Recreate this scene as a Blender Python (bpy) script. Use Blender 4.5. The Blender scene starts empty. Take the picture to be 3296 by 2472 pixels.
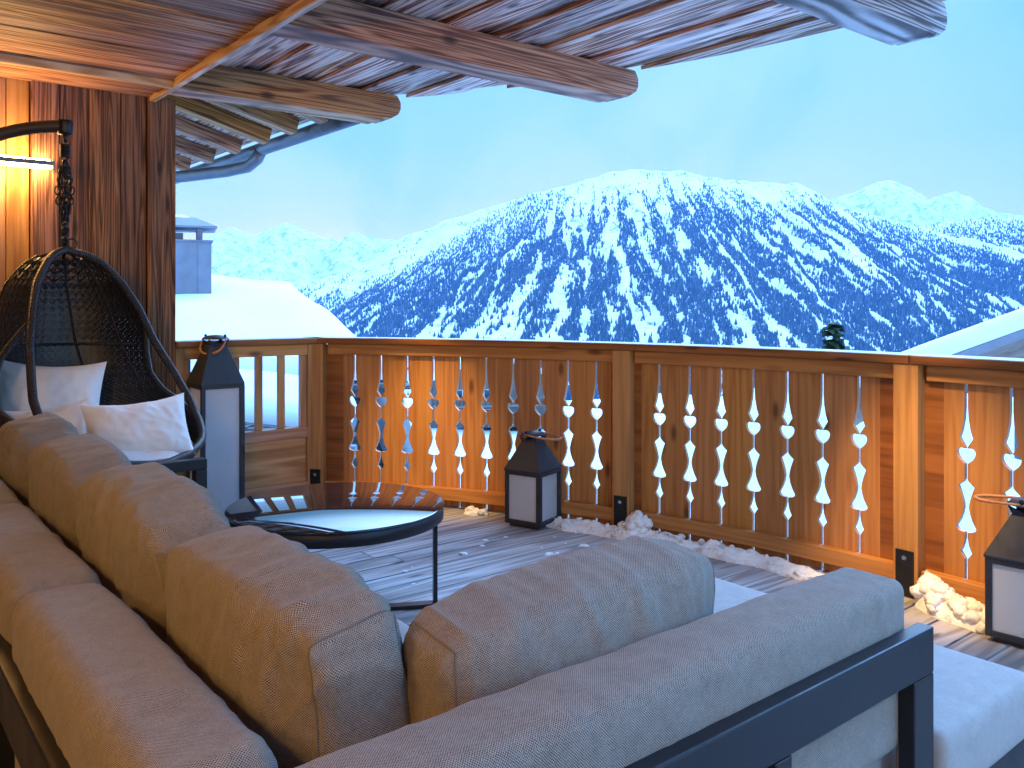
import bpy, math, random
import numpy as np
from mathutils import Vector, Matrix, noise as mn
random.seed(7)
PI = math.pi
SC = bpy.context.scene
COL = SC.collection
R = math.radians
CA, SA = math.cos(R(39)), math.sin(R(39))
U3 = Vector((CA, SA, 0)); P3 = Vector((-SA, CA, 0)); Z3 = Vector((0, 0, 1))
AX = (U3, P3, Z3)
def W(s, q, z=0.0):                      # terrace coordinates: s along the wall, q away from it
    return Vector((CA*s - SA*q, SA*s + CA*q, z))

# ------------------------------------------------------------------ helpers
def tag(o, label=None, cat=None, group=None, kind=None):
    if label: o['label'] = label
    if cat: o['category'] = cat
    if group: o['group'] = group
    if kind: o['kind'] = kind
    return o
def thing(name, loc, label, cat, group=None, rz=0):
    o = bpy.data.objects.new(name, None); COL.objects.link(o)
    o.location = loc; o.rotation_euler = (0, 0, rz); o.empty_display_size = .1
    return tag(o, label, cat, group)

class MB:
    def __init__(self):
        self.v = []; self.f = []; self.uv = []; self.r = []; self.m = []; self.s = []
    def face(self, idx, uv, rnd=0.5, mi=0, smooth=False):
        self.f.append(tuple(idx)); self.uv.append(uv); self.r.append(rnd); self.m.append(mi); self.s.append(smooth)
    def box(self, c, ax, d, grain=0, rnd=None, mi=0, skew=None):
        c = Vector(c); r = random.random() if rnd is None else rnd
        ou, ov = r*37.0, r*61.0
        h = [x/2 for x in d]; b = len(self.v)
        L = []
        for i in (-1, 1):
            for j in (-1, 1):
                for k in (-1, 1):
                    l = (i*h[0], j*h[1], k*h[2]); L.append(l)
                    self.v.append(c + ax[0]*l[0] + ax[1]*l[1] + ax[2]*l[2])
        o = [k for k in range(3) if k != grain]
        for q, nax in (((0,1,3,2),0), ((4,6,7,5),0), ((0,4,5,1),1), ((2,3,7,6),1), ((0,2,6,4),2), ((1,5,7,3),2)):
            uv = []
            for n in q:
                l = L[n]
                if nax == grain: uv.append((l[o[0]]*.3+ou, l[o[1]]+ov))
                else:
                    a = [k for k in o if k != nax][0]
                    uv.append((l[grain]+ou, l[a]+ov+(.31 if nax == o[0] else 0)))
            self.face([b+n for n in q], uv, r, mi)
    def prism(self, poly, o, ax, ay, az, t, rnd=None, mi=0, grain_y=True):
        # poly: list of (x,y) in plane ax,ay extruded along az by +-t/2
        r = random.random() if rnd is None else rnd
        ou, ov = r*37., r*61.; n = len(poly); b = len(self.v); o = Vector(o)
        for k in (-1, 1):
            for (x, y) in poly: self.v.append(o + ax*x + ay*y + az*(k*t/2))
        g = (lambda x, y: (y+ou, x+ov)) if grain_y else (lambda x, y: (x+ou, y+ov))
        self.face([b+i for i in range(n)][::-1], [g(*p) for p in poly][::-1], r, mi)
        self.face([b+n+i for i in range(n)], [g(*p) for p in poly], r, mi)
        for i in range(n):
            j = (i+1) % n
            self.face([b+i, b+j, b+n+j, b+n+i], [g(*poly[i]), g(*poly[j]), tuple(a+.03 for a in g(*poly[j])), tuple(a+.03 for a in g(*poly[i]))], r, mi)
    def tube(self, pts, rad, n=10, closed=False, rnd=.5, mi=0, cap=True):
        pts = [Vector(p) for p in pts]; m = len(pts); b = len(self.v); L = 0; ls = []
        rr = rad if isinstance(rad, (list, tuple)) else [rad]*m
        up = None
        for i, p in enumerate(pts):
            a = pts[i-1] if (i > 0 or closed) else p
            c = pts[(i+1) % m] if (i < m-1 or closed) else p
            t = (c-a).normalized() if (c-a).length > 1e-9 else Vector((0,0,1))
            if up is None:
                up = Vector((0,0,1)) if abs(t.z) < .9 else Vector((1,0,0))
            x = (up - t*up.dot(t)); x = x.normalized() if x.length > 1e-6 else t.orthogonal().normalized()
            up = x; y = t.cross(x)
            if i: L += (p-pts[i-1]).length
            ls.append(L)
            for k in range(n):
                an = 2*PI*k/n
                self.v.append(p + (x*math.cos(an) + y*math.sin(an))*rr[i])
        for i in range(m if closed else m-1):
            j = (i+1) % m; l0 = ls[i]; l1 = ls[j] if j else L + (pts[0]-pts[-1]).length
            for k in range(n):
                k2 = (k+1) % n
                self.face([b+i*n+k, b+i*n+k2, b+j*n+k2, b+j*n+k],
                          [(l0, k/n*.1), (l0, (k+1)/n*.1), (l1, (k+1)/n*.1), (l1, k/n*.1)], rnd, mi, True)
        if cap and not closed:
            self.face([b+k for k in range(n)][::-1], [(0,0)]*n, rnd, mi)
            self.face([b+(m-1)*n+k for k in range(n)], [(0,0)]*n, rnd, mi)
    def lathe(self, prof, c, n=32, mi=0, smooth=True, rnd=.5):
        c = Vector(c); b = len(self.v); m = len(prof)
        for (r, z) in prof:
            for k in range(n):
                a = 2*PI*k/n; self.v.append(c + Vector((r*math.cos(a), r*math.sin(a), z)))
        for i in range(m-1):
            for k in range(n):
                k2 = (k+1) % n
                self.face([b+i*n+k, b+i*n+k2, b+(i+1)*n+k2, b+(i+1)*n+k], [(0,0),(.1,0),(.1,.1),(0,.1)], rnd, mi, smooth)
    def grid(self, P, UV, rnd=.5, mi=0, closed=False):
        # P: 2-D list of points
        nr, nc = len(P), len(P[0]); b = len(self.v)
        for row in P: self.v.extend([Vector(p) for p in row])
        for i in range(nr-1):
            for j in range(nc-1):
                self.face([b+i*nc+j, b+i*nc+j+1, b+(i+1)*nc+j+1, b+(i+1)*nc+j],
                          [UV[i][j], UV[i][j+1], UV[i+1][j+1], UV[i+1][j]], rnd, mi, True)
    def build(self, name, mats, parent=None, bevel=0, origin=None, seg=2, merge=False):
        if not isinstance(mats, (list, tuple)): mats = [mats]
        V = np.array([tuple(p) for p in self.v], dtype=np.float64)
        if parent is not None: off = np.array(parent.location)
        elif origin is not None: off = np.array(tuple(origin), dtype=float)
        else:
            off = (V.min(0)+V.max(0))/2; off[2] = V[:, 2].min()
        V = V - off
        me = bpy.data.meshes.new(name)
        me.from_pydata([tuple(p) for p in V], [], self.f)
        uvl = me.uv_layers.new(name='UVMap')
        flat = [c for fu in self.uv for uv in fu for c in uv]
        uvl.data.foreach_set('uv', flat)
        at = me.attributes.new('rnd', 'FLOAT', 'FACE'); at.data.foreach_set('value', self.r)
        me.polygons.foreach_set('material_index', self.m)
        me.polygons.foreach_set('use_smooth', self.s)
        for m in mats: me.materials.append(m)
        me.update()
        o = bpy.data.objects.new(name, me); COL.objects.link(o)
        if parent is not None: o.parent = parent
        else: o.location = off
        if bevel:
            bv = o.modifiers.new('Bevel', 'BEVEL'); bv.width = bevel; bv.segments = seg; bv.limit_method = 'ANGLE'; bv.angle_limit = R(40)
        return o
def sub(o, parent):                         # o was built under a thing; move it under one of its parts
    o.parent = parent
    return o
def fast_mesh(name, V, F, mats, mi=None, smooth=True, parent=None, loc=(0,0,0)):
    V = np.asarray(V, dtype=np.float32); F = np.asarray(F, dtype=np.int32)
    me = bpy.data.meshes.new(name); k = F.shape[1]
    me.vertices.add(len(V)); me.vertices.foreach_set('co', V.ravel())
    me.loops.add(F.size); me.loops.foreach_set('vertex_index', F.ravel())
    me.polygons.add(len(F)); me.polygons.foreach_set('loop_start', np.arange(len(F), dtype=np.int32)*k)
    me.polygons.foreach_set('use_smooth', np.full(len(F), smooth))
    if mi is not None: me.polygons.foreach_set('material_index', np.asarray(mi, dtype=np.int32))
    for m in mats: me.materials.append(m)
    me.update(calc_edges=True); me.validate()
    o = bpy.data.objects.new(name, me); COL.objects.link(o); o.location = loc
    if parent is not None: o.parent = parent
    return o
# vectorised value noise
def _h(i, j, s):
    n = (i.astype(np.int64)*374761393 + j.astype(np.int64)*668265263 + s*1274126177) & 0x7fffffff
    n = ((n ^ (n >> 13))*1103515245 + 12345) & 0x7fffffff
    n = ((n ^ (n >> 15))*69069 + 1) & 0x7fffffff
    return (n & 0xffff)/65535.0
def vn(x, y, s=0):
    x = np.asarray(x, float); y = np.asarray(y, float)
    i = np.floor(x); j = np.floor(y); fx = x-i; fy = y-j
    fx = fx*fx*(3-2*fx); fy = fy*fy*(3-2*fy)
    return (_h(i,j,s)*(1-fx)+_h(i+1,j,s)*fx)*(1-fy) + (_h(i,j+1,s)*(1-fx)+_h(i+1,j+1,s)*fx)*fy
def fbm(x, y, s=0, o=4):
    t = 0; a = .5; n = 0
    for k in range(o):
        t = t + a*vn(x*2**k, y*2**k, s+k*17); n += a; a *= .5
    return t/n
def lerp(x, pts):
    return float(np.interp(x, [p[0] for p in pts], [p[1] for p in pts]))

# ------------------------------------------------------------------ materials
def newmat(name):
    m = bpy.data.materials.new(name); m.use_nodes = True
    nt = m.node_tree; b = nt.nodes['Principled BSDF']
    return m, nt, b
def nd(nt, typ, **kw):
    n = nt.nodes.new(typ)
    for k, v in kw.items():
        if k in n.inputs: 
            if hasattr(v, 'is_output'): nt.links.new(v, n.inputs[k])
            else: n.inputs[k].default_value = v
        else: setattr(n, k, v)
    return n
def math_(nt, op, a, b=None, c=None, clamp=False):
    n = nt.nodes.new('ShaderNodeMath'); n.operation = op; n.use_clamp = clamp
    for i, v in enumerate((a, b, c)):
        if v is None: continue
        if hasattr(v, 'is_output'): nt.links.new(v, n.inputs[i])
        else: n.inputs[i].default_value = v
    return n.outputs[0]
def mix_(nt, f, a, b, blend='MIX'):
    n = nt.nodes.new('ShaderNodeMix'); n.data_type = 'RGBA'; n.blend_type = blend
    for s, v in ((n.inputs[0], f), (n.inputs[6], a), (n.inputs[7], b)):
        if hasattr(v, 'is_output'): nt.links.new(v, s)
        else: s.default_value = v if not isinstance(v, tuple) or len(v) == 4 else (*v, 1)
    return n.outputs[2]
def ramp(nt, fac, stops, interp='LINEAR'):
    n = nt.nodes.new('ShaderNodeValToRGB'); n.color_ramp.interpolation = interp
    e = n.color_ramp.elements
    while len(e) < len(stops): e.new(.5)
    for i, (p, c) in enumerate(stops):
        e[i].position = p; e[i].color = (*c, 1) if len(c) == 3 else c
    nt.links.new(fac, n.inputs[0]); return n.outputs[0]
def mapr(nt, v, a, b, c, d):
    n = nt.nodes.new('ShaderNodeMapRange'); n.clamp = True
    nt.links.new(v, n.inputs[0])
    for i, x in enumerate((a, b, c, d)): n.inputs[i+1].default_value = x
    return n.outputs[0]
def uvmap(nt, sx, sy):
    uv = nt.nodes.new('ShaderNodeUVMap'); uv.uv_map = 'UVMap'
    m = nt.nodes.new('ShaderNodeMapping'); m.inputs['Scale'].default_value = (sx, sy, 1)
    nt.links.new(uv.outputs[0], m.inputs[0]); return m.outputs[0]
def bump_(nt, b, h, strength=.3, dist=.01):
    n = nd(nt, 'ShaderNodeBump', Strength=strength, Distance=dist); nt.links.new(h, n.inputs['Height'])
    nt.links.new(n.outputs[0], b.inputs['Normal'])

def wood(name, dark, mid, light, rough=.6, knots=.35, ring=22., ringw=.35, tint=.35, bump=.35, gx=1.3, gy=42., grey=None, rows=5., con=1., hue=.02, by=5.5):
    m, nt, b = newmat(name)
    fine = nd(nt, 'ShaderNodeTexNoise', Vector=uvmap(nt, gx, gy), Scale=1., Detail=8., Roughness=.65)
    big = nd(nt, 'ShaderNodeTexNoise', Vector=uvmap(nt, .55, by), Scale=1., Detail=2., Roughness=.45)
    cath = math_(nt, 'SINE', math_(nt, 'MULTIPLY', big.outputs[0], ring*4))
    cath = math_(nt, 'MULTIPLY_ADD', cath, .5, .5)
    f = nd(nt, 'ShaderNodeMix', Factor=ringw); nt.links.new(fine.outputs[0], f.inputs[2]); nt.links.new(cath, f.inputs[3])
    fac = f.outputs[0]
    col = ramp(nt, fac, [(.5-.17*con, dark), (.5, mid), (.5+.19*con, light)])
    at = nd(nt, 'ShaderNodeAttribute', attribute_name='rnd')
    hsv = nd(nt, 'ShaderNodeHueSaturation', Color=col)
    nt.links.new(math_(nt, 'MULTIPLY_ADD', at.outputs['Fac'], tint*1.6, 1-tint*.8), hsv.inputs['Value'])
    r2 = math_(nt, 'FRACT', math_(nt, 'MULTIPLY', at.outputs['Fac'], 7.31))
    nt.links.new(math_(nt, 'MULTIPLY_ADD', r2, hue, .5-hue/2), hsv.inputs['Hue'])
    nt.links.new(math_(nt, 'MULTIPLY_ADD', r2, hue*12, 1.-hue*6), hsv.inputs['Saturation'])
    col = hsv.outputs[0]
    if grey:                                # weathered patches with a shape of their own
        w = nd(nt, 'ShaderNodeTexNoise', Vector=uvmap(nt, .9, 7.), Scale=1., Detail=6., Roughness=.7)
        col = mix_(nt, mapr(nt, w.outputs[0], .48, .66, 0, grey[1]), col, grey[0])
    if knots:
        vo = nd(nt, 'ShaderNodeTexVoronoi', voronoi_dimensions='2D', Vector=uvmap(nt, 2.3, rows*1.6), Scale=1., Randomness=.9)
        ring_k = mapr(nt, vo.outputs['Distance'], .05, .15, 1, 0)
        sel = mapr(nt, nd(nt, 'ShaderNodeSeparateColor', Color=vo.outputs['Color']).outputs[0], 1-knots-.02, 1-knots+.02, 0, 1)
        kf = math_(nt, 'MULTIPLY', math_(nt, 'MULTIPLY', ring_k, sel), .85)
        col = mix_(nt, kf, col, tuple(x*.35 for x in dark))
    nt.links.new(col, b.inputs['Base Color'])
    nt.links.new(mapr(nt, fac, .2, .8, rough+.12, rough-.08), b.inputs['Roughness'])
    b.inputs['Specular IOR Level'].default_value = .35
    bump_(nt, b, fac, bump, .004)
    return m
def fabric(name, dark, light, pitch=.0044, bump=.6, sheen=.2, mott=.25):
    m, nt, b = newmat(name)
    uv = nt.nodes.new('ShaderNodeUVMap'); uv.uv_map = 'UVMap'
    wob = nd(nt, 'ShaderNodeTexNoise', Vector=uv.outputs[0], Scale=110., Detail=3.)
    wm = nd(nt, 'ShaderNodeVectorMath', operation='SCALE'); nt.links.new(wob.outputs['Color'], wm.inputs[0]); wm.inputs['Scale'].default_value = .0030
    ad = nd(nt, 'ShaderNodeVectorMath', operation='ADD'); nt.links.new(uv.outputs[0], ad.inputs[0]); nt.links.new(wm.outputs[0], ad.inputs[1])
    sp = nd(nt, 'ShaderNodeSeparateXYZ', Vector=ad.outputs[0])
    k = 2*PI/pitch
    a = math_(nt, 'SINE', math_(nt, 'MULTIPLY', sp.outputs[0], k/1.0))
    c = math_(nt, 'SINE', math_(nt, 'MULTIPLY', sp.outputs[1], k))
    wv = math_(nt, 'MULTIPLY_ADD', math_(nt, 'MULTIPLY', a, c), .5, .5)
    big = nd(nt, 'ShaderNodeTexNoise', Vector=uv.outputs[0], Scale=26., Detail=4., Roughness=.7)
    yarn = nd(nt, 'ShaderNodeTexNoise', Vector=uvmap(nt, 420., 60.), Scale=1., Detail=2.)
    yarn2 = nd(nt, 'ShaderNodeTexNoise', Vector=uvmap(nt, 60., 420.), Scale=1., Detail=2.)
    v = math_(nt, 'ADD', math_(nt, 'MULTIPLY', wv, .72), math_(nt, 'MULTIPLY', math_(nt, 'ADD', yarn.outputs[0], yarn2.outputs[0]), .22))
    v = math_(nt, 'ADD', v, math_(nt, 'MULTIPLY', math_(nt, 'SUBTRACT', big.outputs[0], .5), mott))
    col = ramp(nt, v, [(.34, dark), (.76, light)])
    nt.links.new(col, b.inputs['Base Color']); b.inputs['Roughness'].default_value = .9
    b.inputs['Specular IOR Level'].default_value = .15
    b.inputs['Sheen Weight'].default_value = sheen; b.inputs['Sheen Roughness'].default_value = .5
    bump_(nt, b, v, bump, .0016)
    return m
def plain(name, col, rough=.5, metal=0, noise_scale=0, var=.15, bump=0, spec=.5, coords='Object', bd=.004):
    m, nt, b = newmat(name)
    b.inputs['Roughness'].default_value = rough; b.inputs['Metallic'].default_value = metal
    b.inputs['Specular IOR Level'].default_value = spec
    b.inputs['Base Color'].default_value = (*col, 1)
    if noise_scale:
        tc = nt.nodes.new('ShaderNodeTexCoord')
        n = nd(nt, 'ShaderNodeTexNoise', Vector=tc.outputs[coords], Scale=noise_scale, Detail=6., Roughness=.6)
        c = ramp(nt, n.outputs[0], [(.25, tuple(x*(1-var) for x in col)), (.75, tuple(min(1, x*(1+var)) for x in col))])
        nt.links.new(c, b.inputs['Base Color'])
        nt.links.new(mapr(nt, n.outputs[0], .3, .7, rough-.06, rough+.1), b.inputs['Roughness'])
        if bump: bump_(nt, b, n.outputs[0], bump, bd)
    return m

M = {}
M['rail'] = wood('larch_rail', (.28,.10,.029), (.40,.172,.050), (.50,.23,.075), rough=.5, knots=.22, ring=11, ringw=.2, by=9, tint=.13, bump=.2, gy=46, rows=4, hue=.006, con=1.5)
M['post'] = wood('larch_post', (.27,.12,.037), (.40,.19,.062), (.50,.25,.09), rough=.5, knots=.24, ring=9, ringw=.2, by=9, con=1.4, tint=.08, bump=.2, gy=44, rows=4, hue=.004)
M['cap'] = wood('larch_cap', (.15,.05,.017), (.23,.08,.026), (.30,.11,.04), rough=.42, knots=.2, ring=8, ringw=.2, tint=.12, bump=.2, gy=30)
M['gate'] = wood('larch_gate', (.30,.14,.055), (.44,.22,.095), (.54,.30,.14), rough=.55, knots=.35, ring=9, ringw=.25, tint=.2, bump=.22, gy=26, rows=4)
M['deck'] = wood('weathered_deck', (.22,.20,.195), (.345,.32,.31), (.45,.425,.415), rough=.62, knots=.25, ring=13, ringw=.3, tint=.2, bump=.35, gy=36, grey=((.33,.20,.12), .25))
M['oldwall'] = wood('old_wall_planks', (.055,.021,.009), (.16,.062,.025), (.31,.14,.06), rough=.7, knots=.25, by=17, ring=14, ringw=.24, con=.95, tint=.35, bump=.9, gy=40, grey=((.10,.05,.03), .6))
M['wallboard'] = wood('smooth_wall_boards', (.24,.105,.032), (.35,.17,.055), (.45,.24,.09), rough=.6, knots=.2, ring=10, ringw=.25, tint=.2, bump=.3, gy=36)
M['ceiling'] = wood('ceiling_boards', (.13,.045,.017), (.30,.115,.045), (.44,.21,.095), rough=.6, knots=.4, by=11, ring=12, ringw=.32, con=.85, tint=.5, bump=.5, gy=30, grey=((.42,.29,.22), .4), rows=4)
M['soffit'] = wood('soffit_planks', (.13,.04,.022), (.38,.16,.09), (.60,.41,.33), rough=.6, knots=.4, by=11, ring=12, ringw=.32, con=.85, tint=.45, bump=.6, gy=26, grey=((.68,.56,.52), .65), rows=4)
M['beam'] = wood('beam_wood', (.10,.030,.011), (.31,.115,.038), (.46,.21,.088), rough=.6, knots=.4, by=14, ring=17, ringw=.26, con=.85, tint=.12, bump=.35, gy=38, grey=((.20,.085,.04), .5), rows=3)
M['beamgrey'] = wood('grey_beam_wood', (.075,.06,.058), (.24,.205,.20), (.40,.37,.37), rough=.65, knots=.35, by=13, ring=17, ringw=.3, con=.75, tint=.1, bump=.9, gy=30, grey=((.16,.08,.05), .6), rows=3)
M['trim'] = wood('pale_trim', (.40,.22,.12), (.52,.32,.19), (.60,.40,.26), rough=.5, knots=.05, tint=.1, bump=.2)
M['sofa'] = fabric('taupe_weave', (.034,.028,.021), (.40,.34,.275))
M['seat'] = fabric('taupe_seat_weave', (.18,.155,.14), (.47,.43,.40), pitch=.0032, bump=.35)  # same cloth as the sofa; sky light put in as paler colour
M['piping'] = fabric('seam_piping', (.06,.047,.038), (.30,.25,.21))
M['white'] = fabric('white_cotton', (.70,.68,.66), (.86,.84,.82), pitch=.0018, bump=.12, mott=.1)
M['black'] = plain('anthracite_metal', (.013,.014,.017), .36, 0, 9, .15, .03, spec=.32)
M['lantern'] = plain('lantern_metal', (.035,.037,.045), .45, .3, 30, .25, .05)
M['iron'] = plain('dark_iron', (.018,.018,.02), .4, .6, 40, .3, .1)
M['stand'] = plain('stand_tube', (.03,.026,.025), .5, .2, 20, .2, .1)
M['chrome'] = plain('screw_steel', (.62,.60,.56), .25, 1., 60, .2)
M['plate'] = plain('black_plate', (.012,.012,.012), .35, .2, 30, .3, .05)
M['leather'] = plain('tan_leather', (.42,.17,.065), .45, 0, 60, .3, .2)
M['zinc'] = plain('zinc_gutter', (.13,.14,.16), .45, .7, 12, .2, .05)
M['flue'] = plain('chimney_metal', (.155,.155,.19), .6, .2, 3, .25, .1)
M['slate'] = plain('slate_edge', (.07,.072,.078), .7, 0, 5, .5, .5, bd=.05)
def m_wicker():
    m, nt, b = newmat('black_wicker')
    w = nd(nt, 'ShaderNodeTexWave', Vector=uvmap(nt, 1, 1), Scale=34., Distortion=1.5, Detail=2.)
    c = ramp(nt, w.outputs['Fac'], [(.2, (.008,.008,.009)), (.8, (.032,.030,.030))]); nt.links.new(c, b.inputs['Base Color'])
    b.inputs['Roughness'].default_value = .4; bump_(nt, b, w.outputs['Fac'], .8, .004); return m
M['wicker'] = m_wicker()
def m_strand():
    m, nt, b = newmat('wicker_strand')
    tc = nt.nodes.new('ShaderNodeTexCoord')
    n = nd(nt, 'ShaderNodeTexNoise', Vector=tc.outputs['Object'], Scale=80., Detail=3.)
    c = ramp(nt, n.outputs[0], [(.3, (.006,.006,.007)), (.8, (.024,.022,.022))]); nt.links.new(c, b.inputs['Base Color'])
    b.inputs['Roughness'].default_value = .42; return m
M['strand'] = m_strand()
def m_snow(name, col=(.62,.71,.79), dirt=0, scale=3., bump=.25, bd=.03):
    m, nt, b = newmat(name)
    tc = nt.nodes.new('ShaderNodeTexCoord')
    n = nd(nt, 'ShaderNodeTexNoise', Vector=tc.outputs['Object'], Scale=scale, Detail=8., Roughness=.6)
    c = ramp(nt, n.outputs[0], [(.3, tuple(x*.94 for x in col)), (.7, col)])
    if dirt:
        d = nd(nt, 'ShaderNodeTexNoise', Vector=tc.outputs['Object'], Scale=14., Detail=6., Roughness=.75)
        c = mix_(nt, mapr(nt, d.outputs[0], .54, .70, 0, dirt), c, (.17,.11,.065))
        d2 = nd(nt, 'ShaderNodeTexNoise', Vector=tc.outputs['Object'], Scale=3.5, Detail=3.)
        c = mix_(nt, mapr(nt, d2.outputs[0], .5, .7, 0, .2), c, (.62,.52,.40))
    nt.links.new(c, b.inputs['Base Color']); b.inputs['Roughness'].default_value = .7
    b.inputs['Specular IOR Level'].default_value = .25
    bump_(nt, b, n.outputs[0], bump, bd); return m
M['snow'] = m_snow('snow', scale=.8, bump=.3, bd=.08)
M['dirtysnow'] = m_snow('dirty_snow', (.86,.85,.84), .85, 40., .9, .012)
M['crumb'] = m_snow('snow_crumb', (.86,.87,.88), 0, 60., .5, .005)
M['frost'] = m_snow('rail_frost', (.55,.57,.62), 0, 20., .3, .004)  # pale tone paints the sky reflected in the wet rail top
def m_frosted():
    m, nt, b = newmat('frosted_glass')
    tc = nt.nodes.new('ShaderNodeTexCoord')
    n = nd(nt, 'ShaderNodeTexNoise', Vector=tc.outputs['Object'], Scale=6., Detail=3.)
    w = nd(nt, 'ShaderNodeTexWave', Vector=tc.outputs['Object'], Scale=60., Distortion=.6, bands_direction='Z')
    c = ramp(nt, n.outputs[0], [(.3, (.78,.80,.82)), (.7, (.86,.88,.90))])
    c = mix_(nt, math_(nt, 'MULTIPLY', w.outputs['Fac'], .12), c, (.50,.53,.56))
    nt.links.new(c, b.inputs['Base Color']); b.inputs['Roughness'].default_value = .35
    tr = nd(nt, 'ShaderNodeBsdfTranslucent', Color=(.90,.92,.94,1))
    mx = nd(nt, 'ShaderNodeMixShader', Fac=.6); nt.links.new(b.outputs[0], mx.inputs[1]); nt.links.new(tr.outputs[0], mx.inputs[2])
    nt.links.new(mx.outputs[0], nt.nodes['Material Output'].inputs[0]); return m
M['frosted'] = m_frosted()
def m_glasstop():
    m, nt, b = newmat('smoked_glass')
    b.inputs['Base Color'].default_value = (.010,.010,.013,1); b.inputs['Roughness'].default_value = .012
    b.inputs['IOR'].default_value = 1.75; b.inputs['Specular IOR Level'].default_value = .5
    tc = nt.nodes.new('ShaderNodeTexCoord')
    n = nd(nt, 'ShaderNodeTexNoise', Vector=tc.outputs['Object'], Scale=5., Detail=6.)
    nt.links.new(mapr(nt, n.outputs[0], .4, .8, .01, .05), b.inputs['Roughness']); return m
M['glasstop'] = m_glasstop()
def m_emit(name, col, s):
    m, nt, b = newmat(name); b.inputs['Base Color'].default_value = (.8,.7,.5,1)
    b.inputs['Emission Color'].default_value = (*col, 1); b.inputs['Emission Strength'].default_value = s; return m
M['lampglow'] = m_emit('lamp_diffuser', (1., .58, .20), 130.)
def m_wall_far(name, c):
    return wood(name, tuple(x*.6 for x in c), c, tuple(min(1, x*1.4) for x in c), knots=.0, tint=.2, gy=9, gx=.5, bump=.2, ringw=.1)
M['farwall'] = m_wall_far('far_chalet_wood', (.16,.12,.10))
M['window'] = plain('window_glass', (.03,.035,.045), .08, 0, 2, .3)
M['winframe'] = plain('window_frame', (.5,.5,.5), .5, 0, 5, .1)
def m_needles():
    m, nt, b = newmat('needles')
    g = nt.nodes.new('ShaderNodeNewGeometry')
    c = ramp(nt, g.outputs['Random Per Island'], [(0, (.014,.026,.016)), (.7, (.035,.055,.03)), (1, (.07,.085,.05))])
    nt.links.new(c, b.inputs['Base Color']); b.inputs['Roughness'].default_value = .8; b.inputs['Specular IOR Level'].default_value = .1
    return m
M['needles'] = m_needles()
M['bark'] = plain('bark', (.09,.06,.04), .9, 0, 20, .3, .5)
def m_forest():
    m, nt, b = newmat('far_conifers')
    g = nt.nodes.new('ShaderNodeNewGeometry')
    c = ramp(nt, g.outputs['Random Per Island'], [(0, (.025,.042,.045)), (.7, (.06,.08,.075)), (1, (.16,.18,.185))])
    nt.links.new(c, b.inputs['Base Color']); b.inputs['Roughness'].default_value = .9; b.inputs['Specular IOR Level'].default_value = 0
    return m
M['forest'] = m_forest()
def m_mount(name, rock=.5, dk=.10):
    m, nt, b = newmat(name)
    tc = nt.nodes.new('ShaderNodeTexCoord')
    n = nd(nt, 'ShaderNodeTexNoise', Vector=tc.outputs['Object'], Scale=.011, Detail=10., Roughness=.72)
    n2 = nd(nt, 'ShaderNodeTexNoise', Vector=tc.outputs['Object'], Scale=.05, Detail=5., Roughness=.65)
    f = math_(nt, 'ADD', math_(nt, 'MULTIPLY', n.outputs[0], .6), math_(nt, 'MULTIPLY', n2.outputs[0], .4))
    c = ramp(nt, f, [(.36, (dk, dk*1.05, dk*1.1)), (.36+.10*rock+.02, (.45,.46,.47)), (.40+.14*rock, (.83,.85,.87))])
    nt.links.new(c, b.inputs['Base Color']); b.inputs['Roughness'].default_value = .9; b.inputs['Specular IOR Level'].default_value = .05
    bump_(nt, b, n.outputs[0], .6, 20.)
    return m
M['mount'] = m_mount('mountain_snow_rock', .45)
M['farmount'] = m_mount('far_mountain_snow_rock', .75, .42)  # rock paled so distance haze is put into the colour

# ------------------------------------------------------------------ the deck
RC = Vector((-2.18, .734, 0)); cs = RC.dot(U3); cq = RC.dot(P3)
def arc_s(q, rad): 
    d = rad*rad-(q-cq)**2
    return cs+math.sqrt(d) if d > 0 else None
mb = MB(); q = -2.6
while q < 5.32:
    w = .136; s1 = arc_s(q+.07, 5.10)
    if s1:
        c0 = -1.6; cut = random.uniform(.2, 2.4)
        for a, b_ in ((c0, cut), (cut+.004, s1)):
            if b_ - a < .05: continue
            mb.box(W((a+b_)/2, q+w/2, -.014+random.uniform(-.0012, .0012)), AX, (b_-a, w, .028), 0)
    q += w+.010
deck = mb.build('deck', M['deck'], bevel=.0045)
deck['kind'] = 'structure'
mb = MB(); q = -2.6
while q < 5.32:
    s1 = arc_s(q+.07, 5.10)
    for i in range(9):
        s = -1.35+.62*i
        if s1 and s < s1-.03:
            for e in (.030, .106):
                c = W(s+random.uniform(-.01, .01), q+e, .0004); b = len(mb.v); n = 7
                for k in range(n): mb.v.append(c+Vector((.0042*math.cos(2*PI*k/n), .0042*math.sin(2*PI*k/n), 0)))
                mb.face([b+k for k in range(n)], [(0,0)]*n)
    q += .146
sh = mb.build('deck_screws', M['plate']); sh['kind'] = 'structure'
mb = MB(); mb.box(W(.8, 1.3, -.14), AX, (5.2, 7.9, .16))
sb = mb.build('deck_base', M['slate']); sb['kind'] = 'structure'

# ------------------------------------------------------------------ the chalet (walls, ceiling, roof over the terrace)
house = thing('chalet', W(1.643, 5.247, 0), 'own wooden chalet sheltering the terrace, plank wall on the left and timber roof overhead', 'building')
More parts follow.
